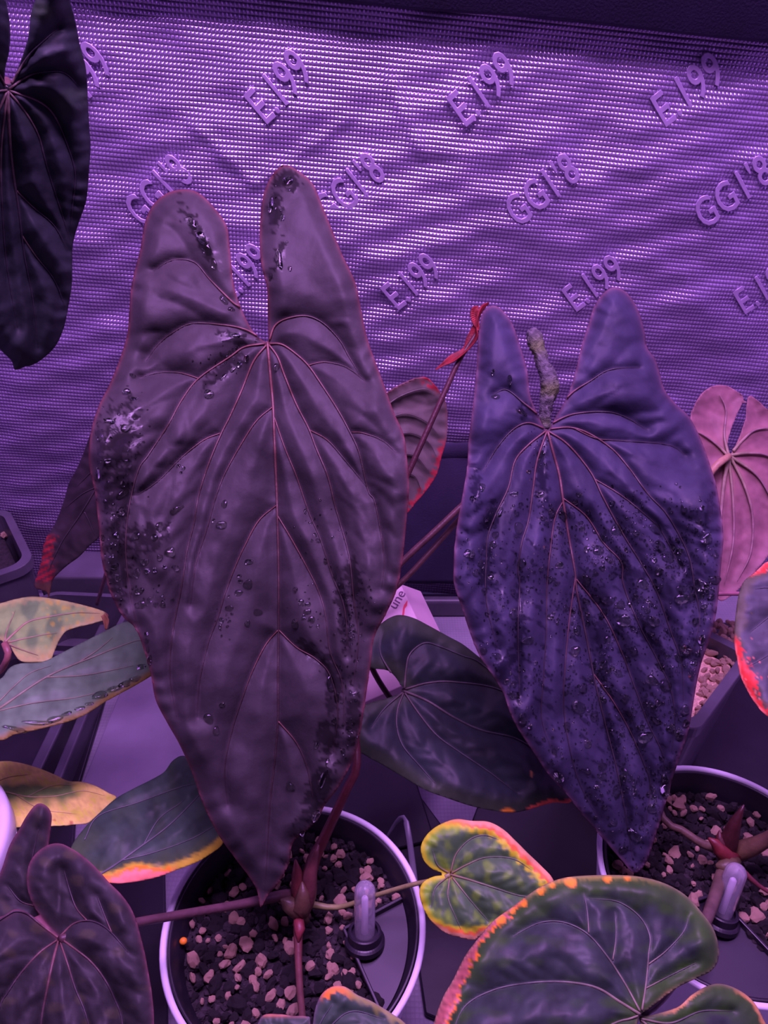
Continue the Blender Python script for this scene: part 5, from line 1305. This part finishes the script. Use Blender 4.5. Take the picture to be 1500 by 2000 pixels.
for (cx, cy, sx_, sy_, n) in ((222, 1090, 14, 70, 60), (250, 870, 30, 50, 36), (672, 1180, 10, 60, 50), (700, 1190, 18, 26, 44), (690, 1255, 6, 40, 30), (680, 1400, 16, 50, 44), (600, 1190, 26, 26, 20), (215, 1170, 10, 40, 26), (610, 1040, 20, 30, 14), (440, 1205, 14, 22, 14), (300, 1160, 24, 14, 14), (440, 705, 30, 16, 18), (545, 400, 12, 40, 16)):
    fx.append(np.stack([r.normal(cx, sx_, n), r.normal(cy, sy_, n)], 1))
fx = np.concatenate(fx); fx = fx[inside(fx, leafA.out)]
mist(leafA, fx, r.uniform(1.2, 3.4, len(fx)), 'fine spray of droplets on the huge left leaf')

# droplet leaf
def densB(x, y):
    mid = 1069 + 0.135 * (y - 840) + 30 * sm(1100, 1600, y)
    d = sm(930, 1060, y) * (0.35 + 0.65 * sm(-60, 10, x - mid))
    d *= 1 - 0.85 * np.exp(-(((x - 1075) / 28) ** 2 + ((y - 1330) / 110) ** 2))
    d *= 1 - 0.8 * sm(1000, 940, x) * sm(1180, 1300, y)
    d *= 1 - 0.6 * sm(1500, 1640, y)
    d = d + 0.8 * np.exp(-(((x - 1055) / 16) ** 2 + ((y - 920) / 80) ** 2)) + 0.35 * np.exp(-(((x - 1010) / 25) ** 2 + ((y - 1050) / 80) ** 2))
    return d * (0.55 + 0.45 * nz(x, y, 90, 151)) * (0.7 + 0.5 * nz(x, y, 35, 153))
def sampleB(n, rmin, seed, veinbias):
    r = np.random.default_rng(seed); out = []; rad = []
    c = np.stack([r.uniform(890, 1412, 60000), r.uniform(800, 1700, 60000)], 1)
    c = c[inside(c, leafB.out)]
    de, _ = dist_poly(c, leafB.out); dv, _ = dist_poly(c, leafB.vall)
    p = np.clip(densB(c[:, 0], c[:, 1]), 0, 1) * (de > 7) * (1 - veinbias + veinbias * np.exp(-np.abs(dv - 9) / 14))
    c = c[r.random(len(c)) < p]
    for q in c:
        s = rmin[0] + (rmin[1] - rmin[0]) * r.random() ** 2.4
        if len(out):
            o_ = np.array(out)
            if (np.hypot(o_[:, 0] - q[0], o_[:, 1] - q[1]) < (np.array(rad) + s) * 0.95).any(): continue
        out.append(q); rad.append(s)
        if len(out) >= n: break
    return np.array(out), np.array(rad)
xyb, rb = sampleB(178, (5.2, 13.0), 5, 0.3)
lst = [(q[0], q[1], s * random.uniform(0.85, 1.35), s * random.uniform(0.7, 1.15), random.uniform(-30, 30)) for q, s in zip(xyb, rb)]
lst += [(941, 952, 7, 13, 10), (968, 776, 9, 7, 0), (996, 742, 5, 10, 0), (963, 727, 4, 6, 0), (1020, 805, 10, 7, -20), (976, 1000, 8, 11, 20), (968, 1045, 7, 9, 0), (1332, 1168, 15, 9, 0), (1378, 1150, 5, 11, -15), (1370, 1250, 6, 11, 0), (1350, 1320, 6, 9, 0), (1338, 1386, 9, 9, 0), (1340, 1412, 7, 9, 0), (1300, 1540, 9, 14, 10), (1326, 1440, 6, 9, 0)]
def labB(x, y):
    mid = float(np.interp(y, [p[1] for p in B_V[0]], [p[0] for p in B_V[0]]))
    if y < 850: w = 'on the left lobe'
    else: w = ('upper' if y < 1100 else 'middle' if y < 1350 else 'lower') + (' left half' if x < mid else ' right half'); w = 'on the ' + w
    return 'water drop ' + w + ' of the large violet right leaf'
drops(leafB, lst, labB, 'water drops on the droplet-covered leaf')
xyf, rf = sampleB(2600, (1.3, 4.2), 6, 0.5)
mist(leafB, xyf, rf, 'countless fine droplets on the large violet right leaf')
# pooled water on the grey-green leaf
GP = [(75, 1412, 26, 5, 12), (108, 1404, 15, 6, 20), (130, 1394, 9, 4, 20), (156, 1384, 9, 4, 22), (175, 1375, 8, 4, 24), (196, 1358, 15, 9, 28), (222, 1346, 14, 7, 26), (244, 1336, 12, 6, 24), (264, 1326, 10, 6, 28), (276, 1302, 9, 6, 10), (30, 1424, 20, 5, 8)]
drops(leafG, GP, 'flat pool of water along the lower edge of the grey-green left leaf', 'water pools on the grey-green leaf')
